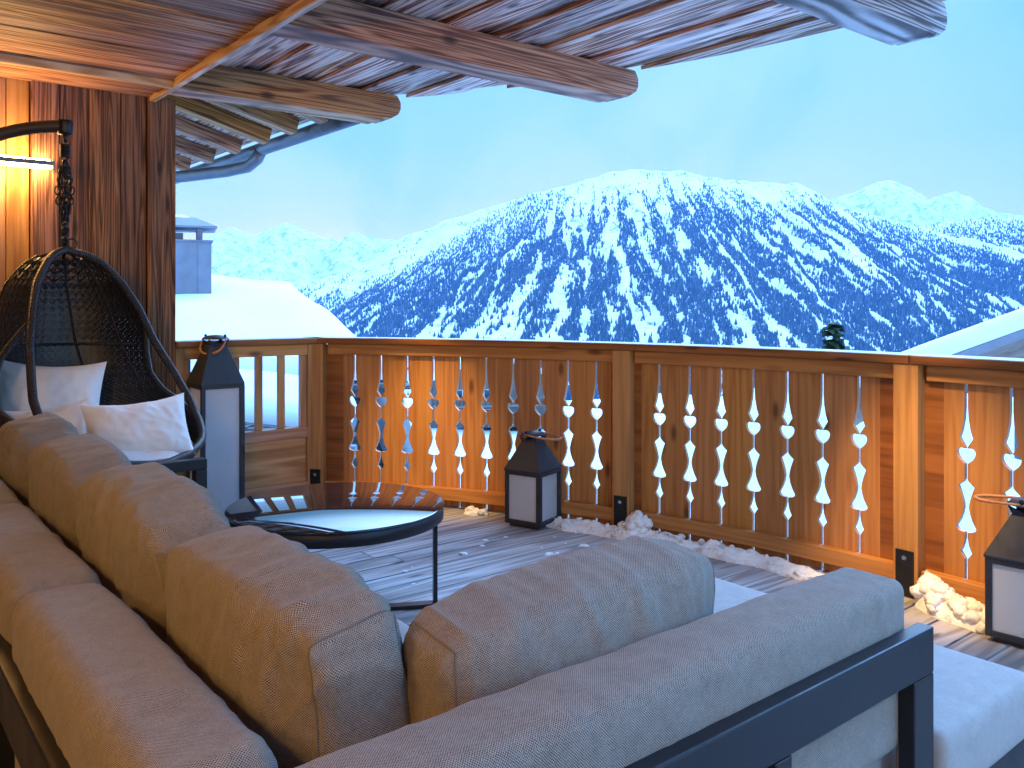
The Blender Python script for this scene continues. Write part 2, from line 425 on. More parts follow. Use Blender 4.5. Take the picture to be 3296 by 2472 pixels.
# side wall q=5.247: smooth boards, then a proud stretch of rough planks and the corner board
mb = MB(); s = -1.4
while s < .885:
    w = random.choice((.12, .14, .16)); w = min(w, .89-s)
    mb.box(W(s+w/2, 5.285+random.uniform(-.003, .003), 1.25), (Z3, U3, P3), (2.5, w-.004, .05), 0); s += w
mb.build('smooth_wall', M['wallboard'], house, bevel=.003)
mb = MB()
s = .893
for w in (.135, .15, .165, .14):
    mb.box(W(s+w/2, 5.262+random.uniform(-.006, .006), 1.25), (Z3, U3, P3), (2.5, w-.003, .09), 0); s += w
ob = mb.build('plank_wall', M['oldwall'], house, bevel=.004)
ob['label'] = 'rough dark vertical planks beside the corner'
mb = MB(); mb.box(W(1.566, 5.245, 1.25), (Z3, U3, P3), (2.5, .155, .11), 0, .35)
mb.build('corner_board', M['oldwall'], house, bevel=.004)
mb = MB(); mb.box(W(.1, 5.60, 1.2), (Z3, U3, P3), (2.56, 3.05, .56), 0)
mb.box(W(-1.45, 1.4, 1.25), (Z3, P3, U3), (2.5, 7.6, .1), 0)
mb.box(W(-.55, -1.7, 1.25), (Z3, U3, P3), (2.5, 1.7, .1), 0); mb.build('house_wall', M['wallboard'], house)  # last wall piece unseen, added to block rear sky from the left sofa
# flat ceiling, boards along the wall
mb = MB(); q = .5
while q < 4.76:
    w = random.uniform(.12, .19); w = min(w, 4.77-q)
    mb.box(W(.03, q+w/2, 2.525+random.choice((0, .006, .012))), AX, (2.94, w-.003, .05), 0); q += w
q = -2.2  # unseen strip behind the camera, shaped to shade the left sofa
while q < .48:
    mb.box(W(-.21, q+.08, 2.53), AX, (2.46, .157, .05), 0); q += .16
mb.build('ceiling', M['ceiling'], house, bevel=.003)
mb = MB()
mb.box(W(.03, 4.92, 2.512), AX, (2.94, .24, .05), 0); mb.box(W(.03, 5.15, 2.520), AX, (2.94, .2, .05), 0)
mb.build('cornice_boards', M['ceiling'], house, bevel=.004)
mb = MB(); mb.box(W(.03, 4.79, 2.487), AX, (2.94, .04, .05), 0); mb.build('cornice_strip', M['trim'], house, bevel=.004)
mb = MB(); mb.box(W(1.512, 2.87, 2.495), (P3, U3, Z3), (4.75, .035, .06), 0); mb.build('ceiling_trim', M['trim'], house, bevel=.004)
# outer soffit: lapped planks following q, cut on the arc of the eave
mb = MB(); s = 1.53; k = 0; RE = 5.22
while s < 4.0:
    w = random.uniform(.15, .20)
    d0 = RE**2-(s-cs)**2; d1 = RE**2-(s+w-cs)**2
    if d1 <= .01: break
    h0, h1 = math.sqrt(d0), math.sqrt(d1)
    lo = max(.5, cq-h1+.02); z = 2.668 + (0 if k % 2 else .024) + random.uniform(0, .004)
    r = random.random()
    n = 1
    # plan polygon in (s,q)
    a0, a1 = min(5.14, cq+h0), min(5.14, cq+h1)
    x0, x1 = s-.012, s+w+.012
    poly = [(x0, lo), (x1, lo)]+[(x1+(x0-x1)*i/6, min(5.14, cq+math.sqrt(max(0, RE**2-(x1+(x0-x1)*i/6-cs)**2)))) for i in range(7)]
    mb.prism([(p[0], p[1]) for p in poly], Vector((0, 0, z+.011)), U3, P3, Z3, .022, r)
    s += w; k += 1
mb.build('soffit', M['soffit'], house, bevel=.002)
# roof slab over it
mb = MB()
poly = [(1.4, .5)]
for i in range(25):
    q = .5+i*(5.14-.5)/24; poly.append((arc_s(q, 5.2), q))
poly += [(1.4, 5.14)]
mb.prism(poly, Vector((0,0,2.775)), U3, P3, Z3, .10); mb.box(W(0, 2.95, 2.66), AX, (3.1, 4.9, .2))
mb.build('roof', M['slate'], house)
# beams
for (q0, q1, se, mat, lab) in ((4.90, 5.10, 2.90, 'beam', 'short brown beam nearest the wall'), (3.48, 3.68, 3.67, 'beam', 'long brown middle beam'), (1.80, 2.0, 3.92, 'beamgrey', 'greyed weathered beam end')):
    mb = MB(); zb = 2.497; zt = 2.672
    poly = [(1.53, zb), (se-.02, zb), (se-.01, zb+.018), (se+.035, zb+.012), (se+.10, zb+.05), (se+.118, zb+.085), (se+.118, zb+.13), (se+.09, zt), (1.53, zt)]
    mb.prism(poly, P3*((q0+q1)/2), U3, Z3, P3, q1-q0, grain_y=False)
    o = mb.build('beam', M[mat], house, bevel=.007, seg=2); o['label'] = lab
# pitched eave behind the corner, rafters, gutter and downpipe
sl = .26
def rz_(s): return 2.60+sl*(2.87-s)
mb = MB(); q = 5.25
ra = Vector((CA, SA, -sl)).normalized(); rn = P3.cross(ra) if P3.cross(ra).z > 0 else ra.cross(P3)
s = 1.2
while s < 2.84:
    w = .19; mb.box(W(s+w/2, 7.85, rz_(s+w/2)+.06), (P3, ra, rn), (5.4, w, .02), 0); s += w*.97
mb.build('eave_planks', M['soffit'], house, bevel=.002)
mb = MB(); mb.box(W(2.0, 7.85, rz_(2.0)+.16), (P3, ra, rn), (5.5, 1.85, .12)); mb.build('eave_roof', M['slate'], house)
for q in (5.52, 6.02, 6.52, 7.12, 7.75, 8.4, 9.1):
    mb = MB(); mb.box(W(1.95, q, rz_(1.95)-.01), (ra, P3, rn), (1.72, .12, .12), 0); o = mb.build('rafter', M['beam'], house, bevel=.012)
mb = MB(); mb.tube([W(2.93, 5.35, 2.60), W(2.93, 10.4, 2.60)], .055, 12); mb.build('gutter', M['zinc'], house)
mb = MB()
pts = [W(2.92, 7.0, 2.58), W(2.91, 7.05, 2.52), W(2.86, 7.12, 2.46), W(2.74, 7.3, 2.43), W(2.5, 7.6, 2.40), W(2.1, 8.05, 2.36), W(1.7, 8.5, 2.32)]
mb.tube(pts, .052, 12); mb.build('downpipe', M['zinc'], house)

# ------------------------------------------------------------------ curved railing
def arc(a, rad, z=0):                       # a in degrees clockwise from +Y around RC
    return Vector((RC.x+rad*math.sin(R(a)), RC.y+rad*math.cos(R(a)), z))
def arc_ax(a):
    t = Vector((math.cos(R(a)), -math.sin(R(a)), 0)); n = Vector((math.sin(R(a)), math.cos(R(a)), 0))
    return t, n
RB = 5.03; DA = 2.10
rail = thing('curved_railing', arc(33, 5.03, 0), 'curved larch balcony railing of boards pierced with hearts and diamonds', 'railing')
# half width of the cut between two boards, measured downwards from the batten (y in m, w in m)
K = .835/1191
PROF = [(-60,10),(150,10),(228,15),(298,28),(341,42),(372,22),(396,8),(404,9),(401,20),(400,34),(404,45),(413,54),(428,57),(448,53),(468,40),(484,22),(495,9),
        (590,9),(603,17),(618,32),(633,50),(650,44),(668,37),(700,27),(728,20),(758,16),(798,23),(835,36),(862,50),(880,60),(892,58),(903,45),(909,25),(910,9),
        (945,9),(980,14),(1012,25),(1033,36),(1052,22),(1072,9),(1372,9)]
ZT = .960; TH = .023; KW = K*1.0
BW = 2*RB*math.tan(R(DA/2))
def board(a, left_cut, right_cut, width=None, lefthw=None, rnd=None):
    t, n = arc_ax(a); hw = (width or BW)/2
    poly = []
    for (y, w) in PROF: 
        z = ZT-y*K
        poly.append((hw-(w*KW if right_cut else .0015), max(.004, z)))
        if not right_cut: 
            poly = [(hw-.0015, ZT+60*K), (hw-.0015, .004)]; break
    lf = []
    for (y, w) in reversed(PROF):
        z = ZT-y*K
        lf.append((-hw+(w*KW if left_cut else .0015), max(.004, z)))
        if not left_cut:
            lf = [(-hw+.0015, .004), (-hw+.0015, ZT+60*K)]; break
    poly = poly+lf
    # drop duplicate points
    pp = []
    for p in poly:
        if not pp or (abs(p[0]-pp[-1][0])+abs(p[1]-pp[-1][1])) > 1e-5: pp.append(p)
    mb = MB(); mb.prism(pp[::-1], arc(a, RB+TH/2), t, Z3, n, TH, rnd)
    return mb.build('board', M['rail'], rail)
PANELS = [(13.17, 10, 11.55), (36.6, 7, None), (54.75, 10, None)]
for a0, n, _ in PANELS:
    for i in range(n+1):
        a = a0+(i-.5)*DA
        board(a, i > 0, i < n)
def sweep(a0, a1, r0, r1, z0, z1, name, mat, bevel=.004, step=1.0):
    mb = MB(); n = max(2, int((a1-a0)/step)); b = len(mb.v); ru = random.random()*20
    for i in range(n+1):
        a = a0+(a1-a0)*i/n
        for (r, z) in ((r0, z0), (r1, z0), (r1, z1), (r0, z1)): mb.v.append(arc(a, r, z))
    ds = [0, r1-r0, r1-r0+z1-z0, 2*(r1-r0)+z1-z0, 2*(r1-r0+z1-z0)]
    for i in range(n):
        l0 = R((a1-a0)*i/n)*r0+ru; l1 = R((a1-a0)*(i+1)/n)*r0+ru
        for k in range(4):
            k2 = (k+1) % 4
            mb.face([b+i*4+k, b+(i+1)*4+k, b+(i+1)*4+k2, b+i*4+k2], [(l0, ds[k]), (l1, ds[k]), (l1, ds[k+1]), (l0, ds[k+1])], .5)
    mb.face([b+k for k in range(4)], [(0,0),(.02,0),(.02,.05),(0,.05)]); mb.face([b+n*4+k for k in range(4)][::-1], [(0,0),(.02,0),(.02,.05),(0,.05)])
    return mb.build(name, mat, rail, bevel=bevel)
POSTS = [(10.35, .096), (34.25, .108), (52.1, .112), (77.0, .11)]
for i, (a0, a1) in enumerate(((9.2, 52.3), (52.36, 80))):
    sweep(a0, a1, RB-.075, RB+.085, 1.027, 1.063, 'cap_rail', M['cap'])
    sweep(a0, a1, RB-.073, RB+.083, 1.0632, 1.0672, 'frost_layer', M['frost'], 0)  # thin strip carrying the painted sky reflection
for (a0, a1) in ((11.1, 33.55), (35.0, 51.35), (52.95, 76)):
    o = sweep(a0, a1, RB-.028, RB-.001, .954, 1.025, 'batten', M['rail'])
    sweep(a0-.1, a1+.1, RB-.055, RB-.001, .052, .126, 'bottom_rail', M['rail'])
for (a0, a1) in ((11.0, 11.9), (33.55, 35.0), (50.75, 53.3)):
    sweep(a0-.4, a1+.4, RB-.001, RB+.04, .03, 1.02, 'post_backing', M['cap'])
for a, w in POSTS:
    t, n = arc_ax(a); mb = MB()
    mb.box(arc(a, RB-.034, .513), (Z3, t, n), (1.026, w, .066), 0)
    o = mb.build('post', M['post'], rail, bevel=.004)
    mb = MB(); mb.box(arc(a, RB-.0715, .105), (Z3, t, n), (.20, w*.72, .009), 0)
    pl = mb.build('fixing_plate', M['plate'], rail, bevel=.001); sub(pl, o)
    mb = MB(); c = arc(a, RB-.077, .172)
    for rr, th, dz, mi in ((.0105, .004, 0, 0), (.006, .006, -.003, 0)):
        ring = []
        for k in range(12): 
            an = 2*PI*k/12; ring.append((rr*math.cos(an), rr*math.sin(an)))
        mb.prism(ring, c+n*dz, t, Z3, n, th)
    sub(mb.build('screw', M['chrome'], rail), o)
# ------------------------------------------------------------------ straight baluster railing between wall and corner post
S0, S1, QR = 1.645, 2.545, 5.225
gate = thing('baluster_railing', W((S0+S1)/2, QR, 0), 'straight railing of square balusters over a knotty panel, behind the tall lantern', 'railing')
L = S1-S0; SM = (S0+S1)/2
mb = MB(); mb.box(W(SM+.02, QR+.01, 1.045), AX, (L+.04, .15, .036), 0); mb.build('cap_rail', M['cap'], gate, bevel=.004)
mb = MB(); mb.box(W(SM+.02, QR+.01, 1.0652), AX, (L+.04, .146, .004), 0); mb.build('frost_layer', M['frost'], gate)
mb = MB(); mb.box(W(SM, QR, .990), AX, (L-.11, .05, .072), 0); mb.build('top_rail', M['gate'], gate, bevel=.004)
mb = MB(); mb.box(W(SM, QR, .450), AX, (L-.11, .05, .07), 0); mb.build('middle_rail', M['gate'], gate, bevel=.004)
mb = MB(); mb.box(W(SM, QR, .09), AX, (L-.11, .055, .075), 0); mb.build('bottom_rail', M['gate'], gate, bevel=.004)
mb = MB(); mb.box(W(SM, QR+.012, .271), AX, (L-.112, .022, .286), 0); mb.build('panel', M['gate'], gate)
for s in (S0+.028, S1-.028):
    mb = MB(); mb.box(W(s, QR, .513), (Z3, U3, P3), (1.026, .054, .056), 0); mb.build('stile', M['gate'], gate, bevel=.004)
for i in range(6):
    mb = MB(); mb.box(W(S1-.078-i*.150, QR+.005, .7195), (Z3, U3, P3), (.467, .042, .04), 0); mb.build('baluster', M['gate'], gate, bevel=.003)

# ------------------------------------------------------------------ cushions
def rb_point(p, h, r):                     # point of the [-1,1] cube -> rounded box
    q = Vector((p[0]*h[0], p[1]*h[1], p[2]*h[2]))
    c = Vector((max(-h[0]+r, min(h[0]-r, q.x)), max(-h[1]+r, min(h[1]-r, q.y)), max(-h[2]+r, min(h[2]-r, q.z))))
    d = q-c
    return c + d.normalized()*r if d.length > 1e-9 else q
class Cushion:
    """box cushion: x along, y thickness, z up (local), puffed, wrinkled, with piping"""
    def __init__(self, size, r=.03, puff=(.0, .03, .02), wr=.006, seed=0, taper=0., sag=0., wz=(7., 2.2), crown=0., ear=0.):
        self.ear = ear; self.h = [d/2 for d in size]; self.r = r; self.puff = puff; self.wr = wr; self.seed = seed; self.taper = taper; self.sag = sag; self.wz = wz; self.crown = crown
    def pt(self, p, disp=True):
        h = self.h; q = rb_point(p, h, self.r); x, y, z = q.x/h[0], q.y/h[1], q.z/h[2]
        f = lambda a: max(0., 1-a*a)
        q.x += self.puff[0]*x*f(y)*f(z)
        q.y += self.puff[1]*y*(f(x)**.6)*(f(z)**.6)
        q.z += self.puff[2]*z*(f(x)**.6)*(f(y)**.6)
        if self.taper: q.y *= 1-self.taper*(z*.5+.5)
        if self.crown: q.z += self.crown*(1-x*x)*max(0, z)
        if self.ear:
            g = max(0., (abs(x)-.55)/.45); q.z -= self.ear*g*g*max(0, z)**2; q.y *= 1-.22*g*g
        if self.sag: q.z -= self.sag*(f(x))*max(0, z)
        if disp and self.wr:
            sd = self.seed*13.7
            n1 = 1-abs(mn.noise(Vector((q.x*self.wz[0]+q.z*2.5+sd, q.z*self.wz[1]+q.y*3., sd))))*2.4
            n2 = mn.noise(Vector((q.x*4+sd, q.y*4, q.z*4-sd)))
            n3 = 1-abs(mn.noise(Vector((q.x*self.wz[0]*1.9-q.z*5+sd, q.z*self.wz[1]*1.7+q.y*4., sd+5))))*2.6
            n4 = 1-abs(mn.noise(Vector((q.x*self.wz[0]*2.6+q.z*3+sd, q.z*self.wz[1]*1.1+q.y*2, sd+11))))*3.0
            amt = .35+.65*max(0, min(1, .5+mn.noise(Vector((q.x*2.4+sd, q.z*2.4, 4.)))*1.6))
            zm = max(0., min(1., (z+.35)/1.1)); amt *= .25+1.15*zm*zm*(3-2*zm)
            d = self.wr*(max(0, n1)**2*1.0 + max(0, n3)**2*.55 + max(0, n4)**3*.42 - .6)*amt + self.wr*.6*n2
            nn = Vector((x**5/h[0], y**3/h[1], z**3/h[2]))
            nn = nn.normalized() if nn.length > 0 else Vector((0,0,1))
            q += nn*d
        return q
    def build(self, name, mat, T, parent=None, n=(30, 14, 22), piping=None, pipe_mat=None):
        mb = MB(); off = random.random()*3
        axes = [(0,1,2),(1,2,0),(2,0,1)]
        for (w, u, v) in axes:
            for sgn in (-1, 1):
                nu, nv = n[u], n[v]; P = []; UV = []
                for i in range(nu+1):
                    row = []; ur = []
                    for j in range(nv+1):
                        p = [0,0,0]; p[w] = sgn
                        p[u] = math.sin((i/nu*2-1)*PI/2*.92)/math.sin(PI/2*.92); p[v] = math.sin((j/nv*2-1)*PI/2*.92)/math.sin(PI/2*.92)
                        q = self.pt(p); row.append(T @ q)
                        c = (q.x, q.y, q.z)
                        ur.append((c[u]+off, c[v]+off*.7) if w != 1 else (q.x+off, q.z+off*.7))
                    P.append(row); UV.append(ur)
                Us = [0.]; Vs = [0.]; mj, mi_ = nv//2, nu//2
                for i in range(nu): Us.append(Us[-1]+(P[i+1][mj]-P[i][mj]).length)
                for j in range(nv): Vs.append(Vs[-1]+(P[mi_][j+1]-P[mi_][j]).length)
                UV = [[(Us[i]+off+w*.37, Vs[j]+off*.7) if w != 1 else (Vs[j]+off*.7, Us[i]+off) for j in range(nv+1)] for i in range(nu+1)]
                if sgn < 0: P = P[::-1]; UV = UV[::-1]
                mb.grid(P, UV, .5)
        o = mb.build(name, mat, parent)
        # weld the face borders
        import bmesh
        bm = bmesh.new(); bm.from_mesh(o.data); bmesh.ops.remove_doubles(bm, verts=bm.verts, dist=1e-5); bmesh.ops.recalc_face_normals(bm, faces=bm.faces)
        bm.to_mesh(o.data); bm.free()
        if piping:
            for sgn in piping:
                mb = MB(); pts = []; k = 40
                loop = [(-1+2*i/k, 1) for i in range(k)]+[(1, 1-2*i/k) for i in range(k)]+[(1-2*i/k, -1) for i in range(k)]+[(-1, -1+2*i/k) for i in range(k)]
                for (a, b) in loop: pts.append(T @ self.pt((sgn*.97, a, b)))
                mb.tube(pts, .0019, 6, True)
                mb.build('piping', pipe_mat or M['piping'], o)
        return o
def frame(origin, ax, ay, az):
    m = Matrix((( ax.x, ay.x, az.x, origin.x), (ax.y, ay.y, az.y, origin.y), (ax.z, ay.z, az.z, origin.z), (0,0,0,1)))
    return m

# ------------------------------------------------------------------ corner sofa: two units
SZ = .40
def sofa_leg(mb, s, q, w1, w2, z0, z1): mb.box(W(s, q, (z0+z1)/2), AX, (w1, w2, z1-z0), 2)
# front unit (back towards the camera): q .839 .. 1.89
fs = thing('corner_sofa', W(1.1, 1.37, 0), 'foreground sofa seen from behind its black metal back frame, open seat end on right', 'sofa')
s_end = 1.819; q0 = .8386
mb = MB(); mb.box(W((s_end-1.72)/2, q0+.0175, .572), AX, (s_end+1.72, .035, .096), 0); mb.build('back_rail', M['black'], fs, bevel=.004)
for s, w in ((s_end-.043, .086), (s_end-.545, .05), (s_end-1.05, .05), (s_end-1.62, .05)):
    mb = MB(); sofa_leg(mb, s, q0+.0175, w, .0348, 0.0, .524); mb.build('back_leg', M['black'], fs, bevel=.004)
mb = MB()
mb.box(W(.92, q0+.0800, .205), AX, (1.86, .035, .08), 0); mb.box(W(2.075, .848, .205), AX, (.49, .035, .08), 0); mb.box(W(.95, 1.868, .205), AX, (2.72, .035, .08), 0)
mb.box(W(2.303, 1.357, .205), AX, (.035, .98, .079), 1); mb.box(W(.95, 1.36, .232), AX, (2.64, .98, .02), 0)
mb.build('base_frame', M['black'], fs, bevel=.004)
for s, q in ((2.295, .855), (2.295, 1.862), (1.3, 1.862)):
    mb = MB(); sofa_leg(mb, s, q, .05, .045, 0, .166); mb.build('leg', M['black'], fs, bevel=.003)
c = Cushion((.485, 1.05, .155), .026, (.004, .004, .010), .003, 5, wz=(9, 3))
c.build('seat_cushion', M['seat'], frame(W(2.078, .825+.525, SZ-.0875), U3, P3, Z3), fs, (20, 36, 8))
for (a, b_, sd) in ((1.12, 1.832, 3), (.48, 1.115, 4)):
    c = Cushion((b_-a, 1.03-.085, .155), .028, (.004, .006, .012), .0035, sd, wz=(9, 3))
    c.build('seat_cushion', M['seat'], frame(W((a+b_)/2, .905+.485, SZ-.0875), U3, P3, Z3), fs, (26, 26, 8))
c = Cushion((1.40, .150, .352), .028, (.0, .006, .004), .0030, 9, wz=(6, 2))
c.build('bolster', M['sofa'], frame(W(s_end-.03-.70, .951, SZ+.140), U3, P3, Z3), fs, (90, 22, 26))
# left unit along the wall side: s .26 .. 1.31, q .84 .. 3.74
ls = thing('corner_sofa', W(.8, 2.4, 0), 'long low sofa on the left with two bolsters, black armrest at its far end', 'sofa')
mb = MB(); mb.box(W(.278, 2.30, .572), AX, (.035, 2.90, .096), 1); mb.build('back_rail', M['black'], ls, bevel=.004)
for q in (3.70, 2.75, 1.9, 1.0):
    mb = MB(); sofa_leg(mb, .278, q, .0348, .06, 0, .524); mb.build('back_leg', M['black'], ls, bevel=.004)
mb = MB()
mb.box(W(.285, 2.83, .205), AX, (.035, 1.80, .08), 1); mb.box(W(1.288, 2.80, .205), AX, (.035, 1.80, .08), 1)
mb.box(W(.79, 3.705, .205), AX, (1.0, .035, .079), 0); mb.box(W(.79, 2.80, .232), AX, (1.0, 1.78, .02), 1)
mb.build('base_frame', M['black'], ls, bevel=.004)
mb = MB(); mb.box(W(.80, 3.742, .5985), AX, (1.02, .055, .045), 0); mb.build('armrest', M['black'], ls, bevel=.004)
mb = MB(); sofa_leg(mb, 1.285, 3.742, .05, .0548, 0, .576); mb.build('arm_leg', M['black'], ls, bevel=.004)
for (a, b_, sd) in ((1.885, 2.80, 13), (2.805, 3.71, 14)):
    c = Cushion((b_-a, 1.0, .155), .028, (.004, .006, .012), .0035, sd, wz=(9, 3))
    c.build('seat_cushion', M['seat'], frame(W(.305+.50, (a+b_)/2, SZ-.0875), P3, -U3, Z3), ls, (26, 24, 8))
for (a, b_, sd) in ((1.035, 1.938, 21), (1.948, 2.83, 22), (2.84, 3.70, 23)):
    c = Cushion((b_-a, .175, .362), .040, (.004, .012, .006), .0045, sd, wz=(6, 2))
    c.build('bolster', M['sofa'], frame(W(.383, (a+b_)/2, SZ+.145), P3, -U3, Z3), ls, (60, 24, 26))
# loose back cushions: things of their own
def loose(sm, qm, axx, lean_dir, label, seed, w=.68, hgt=.405, th=.23, lean=9, z0=None, roll=0, crown=.024, pipe=(-1, 1), ear=.012):
    az = (Z3*math.cos(R(lean)) + lean_dir*math.sin(R(lean))).normalized()
    ay = -lean_dir; ay = (ay - az*ay.dot(az)).normalized(); ax = axx
    if roll:
        rm = Matrix.Rotation(R(roll), 3, ay); ax = rm @ ax; az = rm @ az
    o = W(sm, qm, (z0 or SZ+.01)+hgt/2*math.cos(R(lean))+.012)
    if Vector(ax).cross(ay).dot(az) < 0: ax = -ax
    c = Cushion((w, th, hgt), .034, (.012, .046, .008), .0105, seed, taper=.28, wz=(8, 2.6), crown=crown, ear=ear)
    ob = c.build('back_cushion', M['sofa'], frame(o, ax, ay, az), None, (96, 30, 50), piping=pipe)
    return tag(ob, label, 'cushion', 'loose back cushions on the corner sofa')
def fix_piping():
    for o in [x for x in bpy.data.objects if x.name.startswith('piping') and x.parent is not None]:
        pass
loose(.655, 1.495, P3, -U3, 'big wrinkled taupe back cushion nearest the viewer, in the sofa corner', 31, w=.70, hgt=.405, crown=.012, ear=.03, roll=-1.3)
loose(.65, 2.18, P3, -U3, 'taupe back cushion second from the viewer, behind the nearest corner cushion', 32, w=.69, hgt=.408, pipe=None, crown=.045, roll=1.2, ear=.055)
loose(.645, 2.85, P3, -U3, 'taupe back cushion third from the viewer, overlapped by the second one', 33, w=.65, pipe=None, hgt=.40, crown=.05, ear=.06)
loose(.64, 3.47, P3, -U3, 'farthest taupe back cushion, below the hanging chair', 34, w=.58, pipe=None, hgt=.40, crown=.05, ear=.06)
loose(1.06, 1.145, U3, -P3, 'single taupe back cushion leaning on the long front bolster', 35, w=.64, hgt=.385, th=.225, lean=7, roll=-2.2, crown=.012)

# ------------------------------------------------------------------ round glass table
TC = Vector((-.766, 3.75, 0)); TZ = .415
tb = thing('coffee_table', TC, 'round low coffee table with smoked glass top and black metal legs', 'table')
mb = MB(); r = .468
mb.lathe([(0, TZ), (r-.006, TZ), (r-.001, TZ-.002), (r, TZ-.005), (r-.001, TZ-.009), (r-.006, TZ-.011), (0, TZ-.011)], TC, 128)
mb.build('glass_top', M['glasstop'], tb)
mb = MB(); r1 = .462
mb.lathe([(r1, TZ-.0112), (r1+.003, TZ-.013), (r1+.003, TZ-.062), (r1, TZ-.064), (r1-.03, TZ-.064), (r1-.03, TZ-.0112), (r1, TZ-.0112)], TC, 128)
mb.build('rim', M['black'], tb)
def tleg(a): return TC+Vector((math.cos(R(a)), math.sin(R(a)), 0))*.445
for (a, b_, dz) in ((-11, 215, 0), (-101, 130, .0)):
    p, q = tleg(a), tleg(b_); d = (q-p).normalized(); n = Vector((-d.y, d.x, 0))
    for e in (p, q):
        mb = MB(); mb.box(e+Z3*(TZ-.066)/2, (Z3, d, n), (TZ-.066, .016, .052), 0); mb.build('leg', M['black'], tb, bevel=.002)
    mb = MB(); mb.box((p+q)/2+Z3*(.0085+dz*(.02)), (d, n, Z3), ((q-p).length-.017, .052, .017-.002*(a < -50)), 0); mb.build('foot_bar', M['black'], tb, bevel=.002)

# ------------------------------------------------------------------ lanterns
def rot(v, a): return Vector((v[0]*math.cos(a)-v[1]*math.sin(a), v[0]*math.sin(a)+v[1]*math.cos(a), v[2] if len(v) > 2 else 0))
def make_lantern(a, z0, z1, zc, label, hdir, htilt, hl=.15, group='metal lanterns with frosted panes'):
    """a side, z0..z1 body, zc collar height"""
    root = thing('lantern', (0,0,0), label, 'lantern', group)
    h = a/2; X, Y = Vector((1,0,0)), Vector((0,1,0)); ax = (X, Y, Z3); t = .024
    mb = MB(); mb.box((0,0,.010), ax, (a*.82, a*.82, .0199)); mb.build('foot', M['lantern'], root, bevel=.002)
    mb = MB()
    for i in (-1, 1):
        for j in (-1, 1): mb.box((i*(h-t/2), j*(h-t/2), (z0+z1)/2), ax, (t, t, z1-z0), 2)
    for z in (z0+t/2, z1-t/2):
        for k in (-1, 1):
            mb.box((0, k*(h-t/2), z), ax, (a-2*t, t-.002, t), 0); mb.box((k*(h-t/2), 0, z), ax, (t-.002, a-2*t, t), 1)
    mb.box((0,0,z0+.004), ax, (a-.03, a-.03, .006))
    mb.build('frame', M['lantern'], root, bevel=.002)
    for k in range(4):
        d = rot((0,1,0), k*PI/2); e = rot((1,0,0), k*PI/2); mb = MB()
        mb.box(d*(h-.012)+Z3*((z0+z1)/2), (e, d, Z3), (a-2*t+.004, .004, z1-z0-2*t+.004)); mb.build('pane', M['frosted'], root)
    # door leaf frame, proud of one side, with a hook
    mb = MB(); d = X; dz = (z0+z1)/2; w = .016
    for k in (-1, 1): mb.box(d*(h+.004)+Y*(k*(h-w/2-.004))+Z3*dz, ax, (.008, w, z1-z0-.012), 2)
    for z in (z0+.006+w/2, z1-.006-w/2): mb.box(d*(h+.0038)+Z3*z, ax, (.0076, a-2*w-.008, w), 1)
    mb.build('door', M['lantern'], root, bevel=.0015)
    mb = MB(); yl = -h-.004; zm = (z0+z1)/2
    mb.tube([(h-.006, yl, zm+.035), (h-.004, yl-.004, zm+.01), (h-.002, yl-.004, zm-.012), (h+.003, yl, zm-.02), (h+.008, yl+.006, zm-.014)], .0025, 6)
    mb.build('latch', M['iron'], root)
    # roof
    mb = MB(); c = a*.20; hb = h+.004
    b = len(mb.v)
    for (r_, z) in ((hb, z1-.004), (hb, z1+.006), (c, zc)):
        for (i, j) in ((-1,-1),(1,-1),(1,1),(-1,1)): mb.v.append(Vector((i*r_, j*r_, z)))
    for l in range(2):
        for k in range(4):
            k2 = (k+1) % 4; mb.face([b+l*4+k, b+l*4+k2, b+l*4+4+k2, b+l*4+4+k], [(0,0),(.2,0),(.2,.2),(0,.2)])
    mb.face([b+8+k for k in range(4)], [(0,0),(.1,0),(.1,.1),(0,.1)]); mb.face([b+k for k in range(4)][::-1], [(0,0),(.1,0),(.1,.1),(0,.1)])
    mb.build('roof', M['lantern'], root, bevel=.002)
    # open collar of four turned-out plates and a domed lid
    cz = zc; ch = a*.15; mb = MB()
    for k in range(4):
        e, d = rot((1,0,0), k*PI/2), rot((0,1,0), k*PI/2)
        bb = len(mb.v)
        for (xx, yy, zz) in ((-c, c-.002, cz), (c, c-.002, cz), (c*1.25, c*1.18, cz+ch), (c*.16, c*1.02, cz+ch*.30), (-c*.16, c*1.02, cz+ch*.30), (-c*1.25, c*1.18, cz+ch)):
            mb.v.append(e*xx+d*yy+Z3*zz)
        for (xx, yy, zz) in ((-c, c-.005, cz), (c, c-.005, cz), (c*1.25, c*1.12, cz+ch), (c*.16, c*.96, cz+ch*.30), (-c*.16, c*.96, cz+ch*.30), (-c*1.25, c*1.12, cz+ch)):
            mb.v.append(e*xx+d*yy+Z3*zz)
        mb.face([bb, bb+1, bb+2, bb+3], [(0,0)]*4); mb.face([bb, bb+3, bb+4, bb+5], [(0,0)]*4)
        mb.face([bb+9, bb+8, bb+7, bb+6], [(0,0)]*4); mb.face([bb+11, bb+10, bb+9, bb+6], [(0,0)]*4)
    mb.build('collar', M['lantern'], root)
    mb = MB(); lz = cz+ch; lr = c*1.55
    mb.lathe([(0, lz+.024), (lr*.5, lz+.021), (lr*.85, lz+.012), (lr, lz+.002), (lr, lz-.002), (lr*.8, lz+.001), (0, lz+.002)], (0,0,0), 32)
    mb.build('lid', M['lantern'], root)
    pd = rot((1,0,0), hdir+PI/2); hd = rot((1,0,0), hdir)
    for k in (-1, 1):
        mb = MB(); p = pd*(k*lr*.86)+Z3*(lz+.012)
        mb.lathe([(0, .016), (.007, .013), (.009, .005), (.006, -.002), (.004, -.014)], p, 12); mb.build('knob', M['iron'], root)
    pts = []
